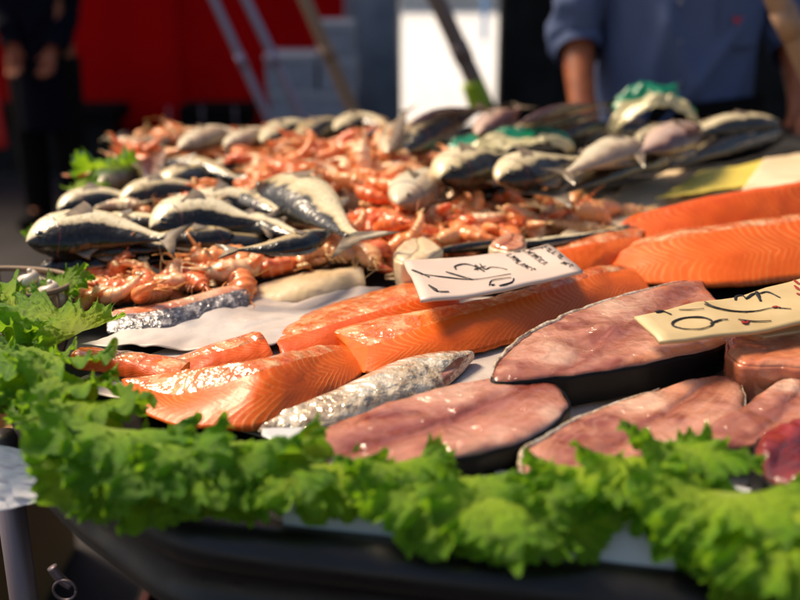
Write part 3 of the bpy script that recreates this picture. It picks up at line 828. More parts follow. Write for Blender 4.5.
# ---------------------------------------------------------------- fish
def fish_profile(u):
    # half height factor along length
    pts = [(0, .02), (.03, .28), (.08, .5), (.15, .72), (.25, .92), (.38, 1), (.5, .96), (.65, .76), (.8, .45), (.9, .26), (.96, .2), (1, .2)]
    for (a, x), (b, y) in zip(pts, pts[1:]):
        if u <= b:
            t = (u - a) / (b - a); return x + (y - x) * t
    return .2
def fish(label, pts, hpx, roll, mat, z=Z0 + .02, flip=False, group='whole fish on the counter', thick=.68, seed=0, name='whole_fish', cat='fish'):
    """pts: pixel spine (head first) on plane z; hpx body height in pixels; roll: where the back points (deg; 0 = towards the viewer, 90 = up)"""
    sp3 = [P(*q, z) for q in pts]
    if len(sp3) == 2: sp3.insert(1, (sp3[0] + sp3[1]) / 2 + Vector((0, 0, .004)))
    D0 = (P(pts[len(pts) // 2][0], pts[len(pts) // 2][1], z) - EYE).length * hpx / FP * .55
    n, nc = 44, 22
    path = cr(sp3, n); V, UV = [], []
    frames = []
    for i, p in enumerate(path):
        u = i / (n - 1)
        t = (path[min(i + 1, n - 1)] - path[max(i - 1, 0)]).normalized()
        side = t.cross(Vector((0, 0, 1))).normalized()
        if side.y > 0: side = -side            # towards the viewer
        up = t.cross(side);
        if up.z < 0: up = -up
        d = side * math.cos(R(roll)) + up * math.sin(R(roll)); w = d.cross(t).normalized()
        frames.append((p, t, d, w))
        h = D0 * fish_profile(u); th = h * thick * (1.0 if u < .6 else 1 - .5 * (u - .6) / .4)
        for j in range(nc):
            a = 2 * PI * j / nc; ca, sa = math.cos(a), math.sin(a)
            q = p + d * h * ca * (1 if ca > 0 else 1.08) + w * th * math.copysign(abs(sa) ** .85, sa)
            q += (q - p) * .07 * noise.noise(q * 30 + Vector((seed, 0, 0)))
            V.append(q); UV.append((u, .5 + .5 * ca))
    F = rings_faces(n, nc)
    F.append(tuple((n - 1) * nc + j for j in range(nc))); F.append(tuple(range(nc))[::-1])
    # rest on the counter: raise as needed
    root = empty(name, path[n // 2])
    mesh_obj('body', V, F, mat, root, uvs=UV)
    L = sum((path[i + 1] - path[i]).length for i in range(n - 1))
    # tail fin
    p, t, d, w = frames[-1]; tl = L * .15; V, F = [], []
    m = 9
    for i in range(m):
        s_ = -1 + 2 * i / (m - 1)
        e_ = p + t * tl * (.55 + .45 * abs(s_)) + d * s_ * D0 * .95
        b_ = p - t * tl * .15 + d * s_ * D0 * .17
        for o_ in (w * .0012, -w * .0012): V += [b_ + o_, (b_ + e_) / 2 + o_, e_ + o_ * .4]
    for i in range(m - 1):
        a = i * 6; b2 = a + 6
        F += [(a, a + 1, b2 + 1, b2), (a + 1, a + 2, b2 + 2, b2 + 1), (a + 3, b2 + 3, b2 + 4, a + 4), (a + 4, b2 + 4, b2 + 5, a + 5), (a + 2, a + 5, b2 + 5, b2 + 2)]
    mesh_obj('tail_fin', V, F, finm, root)
    # dorsal + pectoral fins
    for nm, i0, i1, hh, sgn in (('dorsal_fin', int(n * .32), int(n * .62), .35, 1), ('belly_fin', int(n * .6), int(n * .72), .32, -1)):
        V, F = [], []
        for k, i in enumerate(range(i0, i1 + 1)):
            p, t, d, w = frames[i]; h = D0 * fish_profile(i / (n - 1)) * .97
            f = math.sin(PI * (k / (i1 - i0)) ** .6) * hh * D0 * (1 + .15 * (k % 2))
            b_ = p + d * sgn * h; e_ = b_ + d * sgn * f + t * f * .5
            for o_ in (w * .0009, -w * .0009): V += [b_ + o_, e_ + o_]
        for k in range(i1 - i0):
            a = k * 4; b2 = a + 4; F += [(a, a + 1, b2 + 1, b2), (a + 2, b2 + 2, b2 + 3, a + 3), (a + 1, a + 3, b2 + 3, b2 + 1)]
        mesh_obj(nm, V, F, finm, root)
    p, t, d, w = frames[int(n * .3)]
    sgn = 1 if w.z > 0 or (abs(w.z) < .2 and w.y < 0) else -1
    ww = w * sgn; b_ = p + ww * D0 * thick * .95 - d * D0 * .2; V = []
    for k in range(7):
        a = -.5 + k / 6; V += [b_ + ww * .001, b_ + t * D0 * 1.0 * math.cos(a) + d * (a - .3) * D0 * .8 - ww * .002 + ww * .003, ]
    mesh_obj('pectoral_fin', V, [(2 * k, 2 * k + 1, 2 * k + 3, 2 * k + 2) for k in range(6)], finm, root)
    # eye, on the visible flank
    i = int(n * .10); p, t, d, w = frames[i]; h = D0 * fish_profile(i / (n - 1))
    c = p + d * h * .25 + w * sgn * h * thick * .93; er = D0 * .15
    V, F = [], []
    for a in range(5):
        ra = a / 4 * PI / 2
        for b2 in range(12):
            q = b2 / 12 * 2 * PI
            V.append(c + (t * math.cos(q) + d * math.sin(q)) * er * math.cos(ra) * 1.0 + w * sgn * er * .5 * math.sin(ra))
    mesh_obj('eye', V, rings_faces(5, 12), None, root, mats=[eyering, eyem], fm=[0] * 12 + [1] * 36)
    tag(root, label, cat, group); return root
FG = 'whole fish on the counter'
# row on the left, in front
fish('silver fish at the far left edge, cream belly up, above a darker fish', [(26, 242), (90, 234), (165, 238)], 54, -22, SILV, Z0 + .055, seed=1)
fish('dark thin fish at the left edge lying under the silver fish', [(36, 270), (100, 264), (190, 258)], 38, 10, DARK, Z0 + .022, seed=2)
fish('bright silver fish right of the leftmost one, tail to the right', [(150, 228), (200, 220), (262, 222)], 54, -25, SILV, Z0 + .055, seed=3)
fish('black-backed fish lying below the bright silver fish', [(140, 252), (230, 248), (320, 240)], 40, -5, DARK, Z0 + .03, seed=4)
fish('second silver fish tucked behind the bright silver one', [(185, 214), (230, 206), (290, 212)], 44, -20, SILV, Z0 + .05, seed=5)
fish('fat pale fish slanting down to the right in the middle of the heap', [(258, 190), (300, 203), (352, 236)], 62, -15, OLIV, Z0 + .06, seed=6)
fish('grey-cream flat fish right of the fat pale fish', [(330, 196), (375, 205), (420, 212)], 30, 60, CRM, Z0 + .03, seed=7)
fish('long silvery fish above the left row with pinkish nose', [(58, 210), (100, 202), (150, 200)], 36, -15, SILV, Z0 + .04, seed=8)
fish('olive fish following the pink-nosed fish on the left', [(120, 200), (165, 192), (215, 186)], 36, -20, OLIV, Z0 + .045, seed=9)
fish('dark fish underneath the left back row', [(75, 214), (130, 212), (190, 208)], 22, 10, DARK, Z0 + .02, seed=10)
fish('small pale fish propped at the back left corner', [(98, 186), (125, 176), (160, 166)], 34, -10, CRM, Z0 + .04, seed=11)
fish('greyish pink fish head-down in the back left group', [(150, 184), (152, 168), (165, 150)], 24, 30, PNK, Z0 + .05, seed=12)
fish('cream fish with dark tail in the back left group', [(160, 186), (190, 178), (225, 160)], 36, -10, OLIV, Z0 + .045, seed=13)
fish('black-tipped fish lying right of the back left group', [(165, 162), (200, 168), (238, 178)], 22, -30, DARK, Z0 + .05, seed=14)
fish('grey fish above the prawns on the left', [(205, 172), (235, 166), (270, 158)], 20, -20, SILV, Z0 + .04, seed=15)
# far row
fish('pale cream fish on the far left rim of the heap', [(122, 152), (150, 144), (190, 136)], 22, 0, CRM, Z0 + .04, seed=16)
fish('pale cream fat fish at the back, left of the poles', [(180, 148), (215, 136), (250, 136)], 28, -10, CRM, Z0 + .06, seed=17)
fish('second cream fish at the back below the leftmost pole', [(225, 146), (255, 136), (290, 130)], 24, -10, CRM, Z0 + .06, seed=18)
fish('olive fish at the back under the slim poles', [(262, 142), (290, 130), (328, 122)], 26, -25, OLIV, Z0 + .06, seed=19)
fish('dark-backed fish at the back below the grey boxes', [(298, 140), (325, 128), (368, 126)], 26, -20, DARK, Z0 + .055, seed=20)
fish('bright cream fish at the back below the round pillar', [(335, 130), (362, 122), (395, 130)], 24, -20, OLIV, Z0 + .06, seed=21)
fish('pink-brown fish right below the pillar', [(355, 140), (385, 132), (412, 124)], 22, 0, PNK, Z0 + .05, seed=22)
fish('pale fish standing upright left of the bright opening', [(388, 152), (394, 134), (406, 112)], 24, 20, CRM, Z0 + .08, seed=23)
fish('large dark fish with cream belly below the bright opening', [(402, 152), (435, 128), (480, 110)], 34, -15, DARK, Z0 + .07, seed=24)
fish('brown fish lying across the top below the bright opening', [(408, 128), (440, 114), (490, 108)], 16, 30, PNK, Z0 + .09, seed=25)
fish('pinkish fish at the back beside the lime green tape', [(478, 134), (500, 120), (520, 108)], 28, -10, PNK, Z0 + .08, seed=26)
fish('dark-backed fish reaching to the man\'s arm', [(510, 136), (550, 124), (605, 112)], 26, 10, DARK, Z0 + .075, seed=27)
fish('brown fish touching the man\'s forearm', [(520, 124), (560, 112), (606, 104)], 18, 40, PNK, Z0 + .10, seed=28)
fish('black fish between the man\'s arm and the wrapped bag', [(545, 142), (585, 130), (625, 122)], 26, 0, DARK, Z0 + .06, seed=29)
for k, (pp_, dd_, mm_, lb_) in enumerate((
    ([(60, 250), (120, 248), (190, 246)], 30, SILV, 'silver fish squeezed between the far left silver fish and the dark one'),
    ([(236, 236), (190, 240), (120, 240)], 30, DARK, 'dark fish wedged under the bright silver fish, head to the right'),
    ([(215, 228), (255, 226), (310, 238)], 30, SILV, 'silver fish tucked under the fat pale fish'),
    ([(90, 220), (140, 222), (200, 224)], 22, OLIV, 'cream-sided fish between the two left rows'),
    ([(280, 214), (240, 200), (190, 200)], 26, OLIV, 'olive fish, head to the right, above the bright silver fish'),
    ([(330, 232), (290, 246), (235, 250)], 26, DARK, 'dark fish under the tail of the fat pale fish'))):
    fish(lb_, pp_, dd_, -18, mm_, Z0 + .04 + .004 * k, seed=90 + k)
# centre / right group
fish('pale fish propped against the wrapped heads, left side', [(398, 204), (422, 186), (455, 166)], 40, -20, CRM, Z0 + .06, seed=30)
fish('big silvery fish head inside the green-edged wrap, left one', [(440, 178), (475, 168), (525, 156)], 52, -15, OLIV, Z0 + .075, seed=31)
fish('second fish head inside the green-edged wrap, right one', [(498, 180), (535, 170), (590, 158)], 44, -20, OLIV, Z0 + .08, seed=32)
fish('black-backed fish lying along the front of the wrap', [(470, 196), (530, 190), (600, 178)], 30, 5, DARK, Z0 + .035, seed=33)
fish('olive-backed fish right of the wrapped heads', [(672, 150), (620, 166), (562, 192)], 48, -10, DARK, Z0 + .055, seed=34)
fish('cream fish lying along the cream paper', [(672, 170), (620, 183), (560, 195)], 20, 60, CRM, Z0 + .015, seed=35)
fish('big black fish at the right reaching the man\'s right hand', [(786, 130), (735, 145), (662, 170)], 42, 20, DARK, Z0 + .035, seed=36)
fish('brown-topped fish behind the big black fish', [(780, 122), (730, 126), (690, 134)], 26, -20, OLIV, Z0 + .07, seed=37)
fish('pink-bellied fish below the green and white bag', [(700, 128), (668, 142), (640, 152)], 34, -30, PNK, Z0 + .085, seed=38)
fish('pale fish just behind the olive-backed fish', [(645, 146), (610, 154), (568, 172)], 34, -20, CRM, Z0 + .085, seed=39)
# between prawns
fish('thin dark silver fish lying behind the white price card', [(430, 252), (490, 245), (548, 238)], 14, 10, DARK, Z0 + .03, seed=40)
fish('small silver fish at the upper end of the thin dark fish', [(500, 246), (560, 240), (620, 228)], 11, -10, SILV, Z0 + .03, seed=41)
# filler layer lying flat beneath
rf2 = random.Random(11)
for k in range(14):
    px = 140 + k * 42 + rf2.uniform(-8, 8); py = 150 - k * .9 + rf2.uniform(-3, 3)
    f_ = fish('fish in the lower back layer, mostly hidden by those above', [(px, py), (px + 30, py - 8), (px + 62, py - 10)], 24, rf2.choice([-20, 0, 20]), rf2.choice([SILV, DARK, OLIV, CRM]), Z0 + .02, seed=60 + k, group='lower layer of fish at the back')
# belly piece, small pinkish chunks between the prawns
for (o_, lab) in (([(492, 246), (500, 238), (520, 235), (524, 246), (510, 250)], 'small pale pink chunk standing behind the white card'), ([(395, 258), (405, 243), (425, 238), (440, 250), (420, 262)], 'small cream chunk left of the thin dark fish')):
    steak('fish_chunk', lab, 'fish chunk', o_, Z0 + .045, .03, pale if 'pink' in lab else cream, cream, 'small fish chunks', 33)

# ---------------------------------------------------------------- prawns
def prawn_mesh(seed, head_up=False):
    rd = random.Random(seed)
    n, nc = 26, 10
    L = .085; V, F, UV = [], [], []
    pts = []
    for i in range(n):
        u = i / (n - 1); ang = -.3 + u * rd.uniform(1.9, 2.3) if i == 0 else None
    bend = rd.uniform(1.6, 2.6)
    p = Vector((0, 0, 0)); a = .2
    path = []
    for i in range(n):
        u = i / (n - 1); path.append(p.copy())
        a2 = a + bend * max(0, u - .3) / .7
        p = p + Vector((math.cos(a2), math.sin(a2), 0)) * L / n
    for i, p in enumerate(path):
        u = i / (n - 1)
        t = (path[min(i + 1, n - 1)] - path[max(i - 1, 0)]).normalized(); s_ = Vector((-t.y, t.x, 0))
        r = .0125 * (min(1, .35 + u * 3.2) if u < .3 else 1 - .72 * ((u - .3) / .7) ** 1.2)
        r *= 1 + .1 * math.sin(u * 2 * PI * 8)
        for j in range(nc):
            q = 2 * PI * j / nc; V.append(p + s_ * r * math.cos(q) + Vector((0, 0, r * .85 * math.sin(q)))); UV.append((u, j / nc))
    F = rings_faces(n, nc); F.append(tuple(range(nc))[::-1]); F.append(tuple((n - 1) * nc + j for j in range(nc)))
    def add(v, f, u=0.5):
        b0 = len(V); V.extend(v); UV.extend([(u, 0)] * len(v)); F.extend([tuple(i + b0 for i in q) for q in f])
    # tail fan
    p = path[-1]; t = (path[-1] - path[-3]).normalized(); s_ = Vector((-t.y, t.x, 0))
    for k in (-1, -.4, .4, 1):
        d = (t + s_ * k * .6 + Vector((0, 0, .15 * k))).normalized(); w = d.cross(Vector((0, 0, 1))).normalized()
        q = p + d * .013
        add([p, p + d * .007 + w * .0032, q, p + d * .007 - w * .0032, p + d * .007 + Vector((0, 0, .0015))], [(0, 1, 4), (1, 2, 4), (2, 3, 4), (3, 0, 4), (0, 3, 2, 1)])
    # rostrum, antennae, legs
    for (d, l, r) in ((Vector((-1, -.1, .2)), .02, .0018),):
        v, f = tube(None, [Vector((.006, 0, .003)), d.normalized() * l], [.0026, .0004], None, nc=5, n=4); add(v, f, .5)
    for k in range(2):
        d1 = Vector((-.02, (.006 - .012 * k), .006)); d2 = Vector((rd.uniform(-.03, -.01), rd.uniform(-.03, .03), rd.uniform(-.006, .006)))
        v, f = tube(None, [Vector((0, .002 - .004 * k, .002)), d1, d2], [.0007, .0003], None, nc=4, n=8); add(v, f, .5)
    for k in range(4):
        i = 4 + k * 2; p = path[i]; t = (path[i + 1] - path[i]).normalized(); s_ = Vector((-t.y, t.x, 0))
        e_ = p + s_ * (.017 + .003 * rd.random()) + Vector((-.008, 0, rd.uniform(-.006, .006)))
        v, f = tube(None, [p + s_ * .006, p + s_ * .013 + Vector((.002, 0, .002)), e_], [.0012, .0006], None, nc=4, n=5); add(v, f, .5)
    for sgn in (-1, 1):
        c = Vector((.003, 0, .0055 * sgn)); v, f = tube(None, [c, c + Vector((-.002, 0, .003 * sgn))], [.0016, .0012], None, nc=6, n=3); add(v, f, .5)
    me = bpy.data.meshes.new('prawn')
    me.from_pydata([tuple(v - path[n // 2]) for v in V], [], F)
    uvl = me.uv_layers.new(name='UVMap')
    for pg in me.polygons:
        for li, vi in zip(pg.loop_indices, pg.vertices): uvl.data[li].uv = UV[vi]
        pg.use_smooth = True
    me.materials.append(prawnm); me.update()
    return me
PM = [prawn_mesh(s) for s in range(6)]
rp = random.Random(5)
def inside(x, y, poly):
    c = False; j = len(poly) - 1
    for i in range(len(poly)):
        if (poly[i][1] > y) != (poly[j][1] > y) and x < (poly[j][0] - poly[i][0]) * (y - poly[i][1]) / (poly[j][1] - poly[i][1]) + poly[i][0]: c = not c
        j = i
    return c
def heap(poly, count, zmax, label, group, scale=(.8, 1.1), zlo=.006):
    xs = [p[0] for p in poly]; ys = [p[1] for p in poly]; k = 0; tries = 0
    pts = []
    while k < count and tries < 20000:
        tries += 1
        x, y = rp.uniform(min(xs), max(xs)), rp.uniform(min(ys), max(ys))
        if not inside(x, y, poly): continue
        g = P(x, y, Z0 + zmax * .5)
        if any((g - q).length < .020 for q in pts[-400:]) and tries % 4: continue
        pts.append(g)
        z = Z0 + zlo + zmax * rp.random() ** .7
        w = P(x, y, z)
        o = bpy.data.objects.new('prawn', PM[rp.randrange(6)]); C.objects.link(o)
        o.location = w; s = rp.uniform(*scale); o.scale = (s, s, s)
        o.rotation_euler = (rp.gauss(0, .45), rp.gauss(0, .25), rp.uniform(0, 2 * PI))
        tag(o, label, 'prawn', group); k += 1
heap([(90, 200), (160, 205), (225, 190), (250, 175), (235, 150), (320, 138), (420, 143), (448, 158), (420, 172), (395, 205), (345, 185), (300, 178), (262, 188), (250, 200), (200, 205), (150, 212)], 130, .055, 'orange prawn in the large heap at the back, before the silver fish', 'prawns heaped at the back')
heap([(205, 281), (225, 255), (290, 235), (350, 220), (430, 203), (520, 196), (615, 205), (625, 222), (560, 232), (470, 240), (400, 250), (370, 258), (300, 264), (235, 276)], 105, .026, 'orange prawn in the band between the fish and the salmon', 'prawns in the middle band', (.85, 1.15))
heap([(72, 306), (85, 280), (120, 262), (200, 258), (240, 266), (225, 284), (170, 290), (110, 302)], 26, .016, 'red-orange prawn in the front left heap beside the lettuce', 'prawns at the front left', (.75, 1.0))
heap([(92, 182), (110, 165), (135, 158), (140, 166), (110, 184)], 8, .03, 'orange prawn at the back left corner of the counter', 'prawns at the back left corner')
heap([(112, 162), (135, 142), (165, 132), (300, 132), (310, 148), (200, 158)], 40, .045, 'pale prawn between the cream fish at the back', 'prawns among the cream fish')

# ---------------------------------------------------------------- green-edged plastic wraps
def mat_wrap():
    m = M('printed_plastic', (.75, .68, .5), rough=.16, coat=.6)
    g = G(m); tc = g.n('ShaderNodeTexCoord'); sx = g.n('ShaderNodeSeparateXYZ'); g.l(tc.outputs['UV'], sx.inputs[0])
    nz = g.noise(tc.outputs['UV'], 3.2, 3)
    msk = g.math('GREATER_THAN', g.math('ADD', sx.outputs[1], g.math('MULTIPLY', nz, .9)), .98)
    col = g.mix(msk, g.mix(g.noise(tc.outputs['UV'], 6, 4), (.72, .62, .36), (.42, .38, .18)), (0, .22, .11))
    g.l(col, g.b.inputs['Base Color']); g.bump(g.noise(tc.outputs['UV'], 14, 4), .7, .006)
    return m
wrapm = mat_wrap()
def wrap(label, A, B, Cc, D, amp, seed, peak=.0):
    n = 46; V, UV = [], []
    for i in range(n + 1):
        for j in range(n + 1):
            u, v = i / n, j / n
            p = (A * (1 - u) + B * u) * (1 - v) + (D * (1 - u) + Cc * u) * v
            s_ = math.sin(PI * u) ** .6 * math.sin(PI * min(1, v * .5 + .5)) if False else math.sin(PI * u) ** .7
            h = peak * s_ + amp * (noise.noise(Vector((u * 3, v * 3, seed))) + .6 * abs(noise.noise(Vector((u * 8, v * 8, seed)))) )
            V.append(p + Vector((amp * noise.noise(Vector((u * 5, v * 5, seed + 9))), -h * .25, h))); UV.append((u, v))
    F = [(i * (n + 1) + j, (i + 1) * (n + 1) + j, (i + 1) * (n + 1) + j + 1, i * (n + 1) + j + 1) for i in range(n) for j in range(n)]
    o = mesh_obj('plastic_wrap', V, F, wrapm, uvs=UV); o.modifiers.new('s', 'SOLIDIFY').thickness = .0008
    tag(o, label, 'plastic wrap'); return o
za = Z0 + .10
wrap('crumpled green and white plastic bag peaked in front of the man', PY(612, 138, 1.75), PY(700, 126, 1.78), PY(690, 112, 1.86), PY(612, 104, 1.86), .02, 2, .045)
wrap('green-edged plastic wrap arching over the two fish heads', PY(440, 172, 1.52), PY(572, 158, 1.56), PY(570, 142, 1.66), PY(448, 150, 1.66), .016, 6, .03)

# ---------------------------------------------------------------- lettuce
def leaf_mesh(seed):
    rd = random.Random(seed)
    NR, NA = 34, 330
    ph = [rd.uniform(0, 6.28) for _ in range(8)]
    V, F, UV = [], [], []
    for i in range(NR + 1):
        r = (i / NR)
        for j in range(NA + 1):
            a0 = -1 + 2 * j / NA
            ang = a0 * 1.75
            env = r ** 2.4
            a = ang + env * .05 * math.sin(6 * ang + ph[1])
            rad = r * (.62 + .38 * math.cos(ang * .75)) * (1 + .07 * env * math.sin(7 * ang + ph[2]) + .05 * env * math.sin(17 * ang + ph[4]) + .035 * r ** 6 * math.sin(61 * ang + ph[5]))
            x = rad * math.sin(a) * 1.0; y = rad * math.cos(a)
            ja = ang + .10 * noise.noise(Vector((ang * 2.2, seed, 0)))
            z = env * (.14 * math.sin(4 * ja + ph[0]) + .075 * math.sin(10 * ja + ph[6])) + r ** 3.5 * (.085 * math.sin(22 * ja + ph[7])) + r ** 6 * .055 * math.sin(44 * ja + ph[1])
            q = Vector((x * 6, y * 6, seed * 3.1))
            z += .06 * r * noise.noise(q) + .05 * min(1, r * 1.6) * noise.noise(q * 2.2) + .03 * min(1, r * 2) * abs(noise.noise(q * 5))
            z += .1 * abs(x) * r                      # cupped
            ux, uy = math.cos(a), -math.sin(a); tt = env * .03 * math.sin(10 * ja + ph[6] + 1.4) + r ** 4 * .05 * math.sin(22 * ja + ph[7] + 1.5) + r ** 6 * .022 * math.sin(44 * ja + ph[1] + 1.5); x += ux * tt; y += uy * tt
            V.append((x, y, z)); UV.append((r, .5 + .5 * a0))
    for i in range(NR):
        for j in range(NA):
            F.append((i * (NA + 1) + j, i * (NA + 1) + j + 1, (i + 1) * (NA + 1) + j + 1, (i + 1) * (NA + 1) + j))
    # droop
    k = rd.uniform(.5, 1.0)
    V2 = []
    for (x, y, z) in V:
        yy = max(y, 0); th = k * yy
        ny = math.sin(th) / k if yy > 0 else y; nz = -(1 - math.cos(th)) / k
        V2.append((x, ny + z * math.sin(th), nz + z * math.cos(th)))
    me = bpy.data.meshes.new('lettuce_leaf'); me.from_pydata(V2, [], F)
    uvl = me.uv_layers.new(name='UVMap')
    for pg in me.polygons:
        for li, vi in zip(pg.loop_indices, pg.vertices): uvl.data[li].uv = UV[vi]
        pg.use_smooth = True
    me.materials.append(lettuce); me.update(); return me
LM = [leaf_mesh(s) for s in range(9)]
rl = random.Random(21)
def leaf(px, py, z, yaw, size, pitch=0, roll=0, label='', k=None, sc=(1, 1, 1), group='frilly lettuce leaves edging the counter'):
    o = bpy.data.objects.new('lettuce_leaf', LM[(k if k is not None else rl.randrange(9)) % 9]); C.objects.link(o)
    o.location = P(px, py, z); o.rotation_mode = 'YXZ'
    M_ = Matrix.Rotation(R(yaw), 4, 'Z') @ Matrix.Rotation(R(pitch), 4, 'X') @ Matrix.Rotation(R(roll), 4, 'Y')
    o.rotation_mode = 'XYZ'; o.rotation_euler = M_.to_euler(); o.scale = tuple(size * s for s in sc)
    tag(o, label, 'lettuce leaf', group); return o
# (px, py of the base, z, yaw: 180 = tip towards viewer, size m, pitch, roll)
LV = [
 # left block
 (70, 335, .935, 100, .105, 0, 5), (30, 330, .93, 120, .11, 5, -10), (95, 345, .94, 60, .07, 10, 0), (10, 350, .93, 110, .12, 0, 0),
 (80, 372, .938, 130, .11, 5, 10), (35, 385, .932, 140, .12, 0, -10), (100, 395, .94, 150, .11, 8, 0), (20, 392, .925, 100, .11, 0, 0),
 (60, 410, .93, 150, .12, -5, 5), (110, 415, .94, 165, .10, 0, 5), (45, 425, .925, 150, .09, 0, 0), (80, 440, .925, 165, .10, -15, 0),
 (140, 425, .94, 175, .10, 0, -6), (175, 440, .938, 185, .10, -8, 4), (130, 455, .925, 170, .09, -20, 0),
 # front left
 (215, 440, .937, 180, .095, -8, 0), (195, 455, .93, 190, .09, -20, 0), (250, 450, .93, 175, .09, -12, 8), (275, 455, .932, 195, .085, -15, -5), (310, 462, .93, 180, .085, -20, 0),
 (345, 470, .925, 200, .075, -20, 6), (235, 470, .92, 165, .075, -30, 0), (165, 470, .92, 175, .08, -28, 6),
 # centre
 (395, 462, .934, 175, .06, 12, 0), (440, 480, .93, 170, .085, -15, 0), (480, 492, .928, 185, .09, -18, 5), (520, 496, .926, 180, .085, -20, -6), (460, 500, .918, 160, .07, -30, 0), (405, 478, .928, 120, .06, 5, 10),
 # right
 (565, 490, .93, 150, .07, 0, 0), (600, 480, .936, 180, .08, 0, 5), (650, 468, .94, 170, .085, 0, 0), (690, 462, .942, 195, .07, 14, -8), (625, 488, .93, 165, .075, -15, 0),
 (730, 492, .936, 195, .09, -8, 0), (765, 510, .932, 200, .10, -12, 5), (790, 535, .928, 190, .09, -15, 0), (720, 510, .925, 185, .08, -25, 0), (820, 520, .93, 200, .1, -10, 0), (-2, 412, .93, 60, .10, 0, 0), (150, 432, .932, 170, .09, 0, 0), (755, 540, .915, 180, .075, -30, 0),
]
zones = [(130, 'in the thick clump at the left edge'), (360, 'along the front left of the rail'), (545, 'at the centre front, below the pink steaks'), (900, 'at the right front, by the tuna chunk')]
for k, (px, py, z, yaw, size, pitch, roll) in enumerate(LV):
    zn = [t for x, t in zones if px <= x][0]
    if px <= 112: px -= 12; py -= 14; pitch += 8; size *= (.74 if py > 370 else 1)
    elif px < 180: px -= 22; py += 4; size *= .85
    elif px < 360: py += 3; size *= .85
    elif px > 540 and px < 720: py -= 12; size *= .9
    elif px < 420: py += 0; size *= .9
    if px < 70 and py > 385: py -= 16; px += 14
    g_ = 'lettuce leaves ' + zn; lb = 'frilly green lettuce leaf ' + zn
    leaf(px, py, z, (yaw if px < 130 else 360 - yaw) + rl.uniform(-8, 8), size * .64, pitch + 16, roll, lb, k=k, sc=(1.25, .84, .95), group=g_)
    if k % 3 == 1: leaf(px + rl.uniform(-20, 20), py + rl.uniform(-2, 12), z - .01, (yaw if px < 130 else 360 - yaw) + rl.uniform(-35, 35), size * rl.uniform(.42, .5), pitch + 8, roll + rl.uniform(-25, 25), lb, k=k + 3, group=g_)
leaf(55, 297, .915, 40, .04, 30, 0, 'small lettuce sprig between the wire basket and the prawns', k=2, group='small sprigs'); leaf(60, 292, .925, 330, .035, 50, 0, 'small lettuce sprig touching the front left prawns', k=4, group='small sprigs')
leaf(75, 192, .93, 300, .05, 40, 0, 'small green leaf at the back left edge, lower one', k=5, group='small sprigs'); leaf(103, 170, .95, 200, .055, 50, 0, 'small green leaf at the back left edge, upper one', k=6, group='small sprigs')
leaf(60, 232, .91, 90, .04, 10, 0, 'small green leaf under the pink-nosed fish', k=7, group='small sprigs')

# basket on the left, shells
e = empty('wire_basket', P(-10, 295, .9))
c0 = P(-14, 284, .93)
wb = M('wicker', (.22, .14, .08), rough=.6)
for zz, nm, rr in ((.0, 'rim', .003), (-.035, 'hoop', .0018)):
    pts = [c0 + Vector((.085 * math.cos(a), .055 * math.sin(a), zz)) for a in [k * PI / 8 for k in range(17)]]
    tube(nm, pts, rr, wb, e, n=50, nc=8)
V, F = [], []
for k in range(30):
    a = k * 2 * PI / 30; p = c0 + Vector((.085 * math.cos(a), .055 * math.sin(a), 0))
    v, f = tube(None, [p, p + Vector((0, 0, -.036))], .0014, None, nc=5, n=2); b0 = len(V); V += v; F += [tuple(i + b0 for i in q) for q in f]
mesh_obj('bars', V, F, wb, e)
tag(e, 'brown wire basket at the far left edge beside the lettuce', 'basket')
shell = M('shell', (.78, .7, .6), rough=.3, coat=.5, col2=(.5, .4, .32), nscale=60)
for k, (px, py, lab) in enumerate(((32, 290, 'white shell at the left edge beside the basket'), (52, 302, 'tan shell below the small lettuce sprig'))):
    p = P(px, py, .915); v = []
    pts = [p + Vector((.010 * (1 - t) * math.cos(9 * t), .010 * (1 - t) * math.sin(9 * t), .022 * t)) for t in [i / 12 for i in range(13)]]
    o = tube('whelk_shell', pts, [.010, .009, .006, .002], shell, None, n=50, nc=12); tag(o, lab, 'shell', 'sea shells')
b = P(83, 168, .93)
o = tube('blue_cap', [b, b + Vector((0, 0, .022))], [.014, .012], M('blue_plastic', (.12, .16, .45), rough=.3), nc=16, n=5); tag(o, 'small blue cap at the back left edge of the counter', 'cap')

# ---------------------------------------------------------------- people
def ell(cx, cy, z, a, b, n=36, power=1.0, fold=0, seed=0):
    out = []
    for j in range(n):
        t = 2 * PI * j / n; c_, s_ = math.cos(t), math.sin(t)
        f = 1 + fold * (noise.noise(Vector((c_ * 2.2, s_ * 2.2 , z * 6 + seed))) + .6 * noise.noise(Vector((c_ * 5 + z * 6, s_ * 5, z * 9 + seed))))
        out.append(Vector((cx + a * math.copysign(abs(c_) ** power, c_) * f, cy + b * math.copysign(abs(s_) ** power, s_) * f, z)))
    return out
def loft(name, rings, mat, parent, caps=True):
    n = len(rings[0]); V = [v for r in rings for v in r]; F = rings_faces(len(rings), n)
    if caps: F += [tuple(range(n))[::-1], tuple((len(rings) - 1) * n + j for j in range(n))]
    return mesh_obj(name, V, F, mat, parent)
def interp(keys, n):
    """keys list of tuples (z, cx, cy, a, b)"""
    vs = cr([Vector((k[0], k[3], k[4])) for k in keys], n); cs_ = cr([Vector((k[1], k[2], 0)) for k in keys], n)
    return [(v.x, c.x, c.y, v.y, v.z) for v, c in zip(vs, cs_)]
skinm = M('skin', (.40, .12, .04), rough=.5, sss=.15, col2=(.26, .07, .025), nscale=26, bump=.3, bscale=90, bdist=.002)
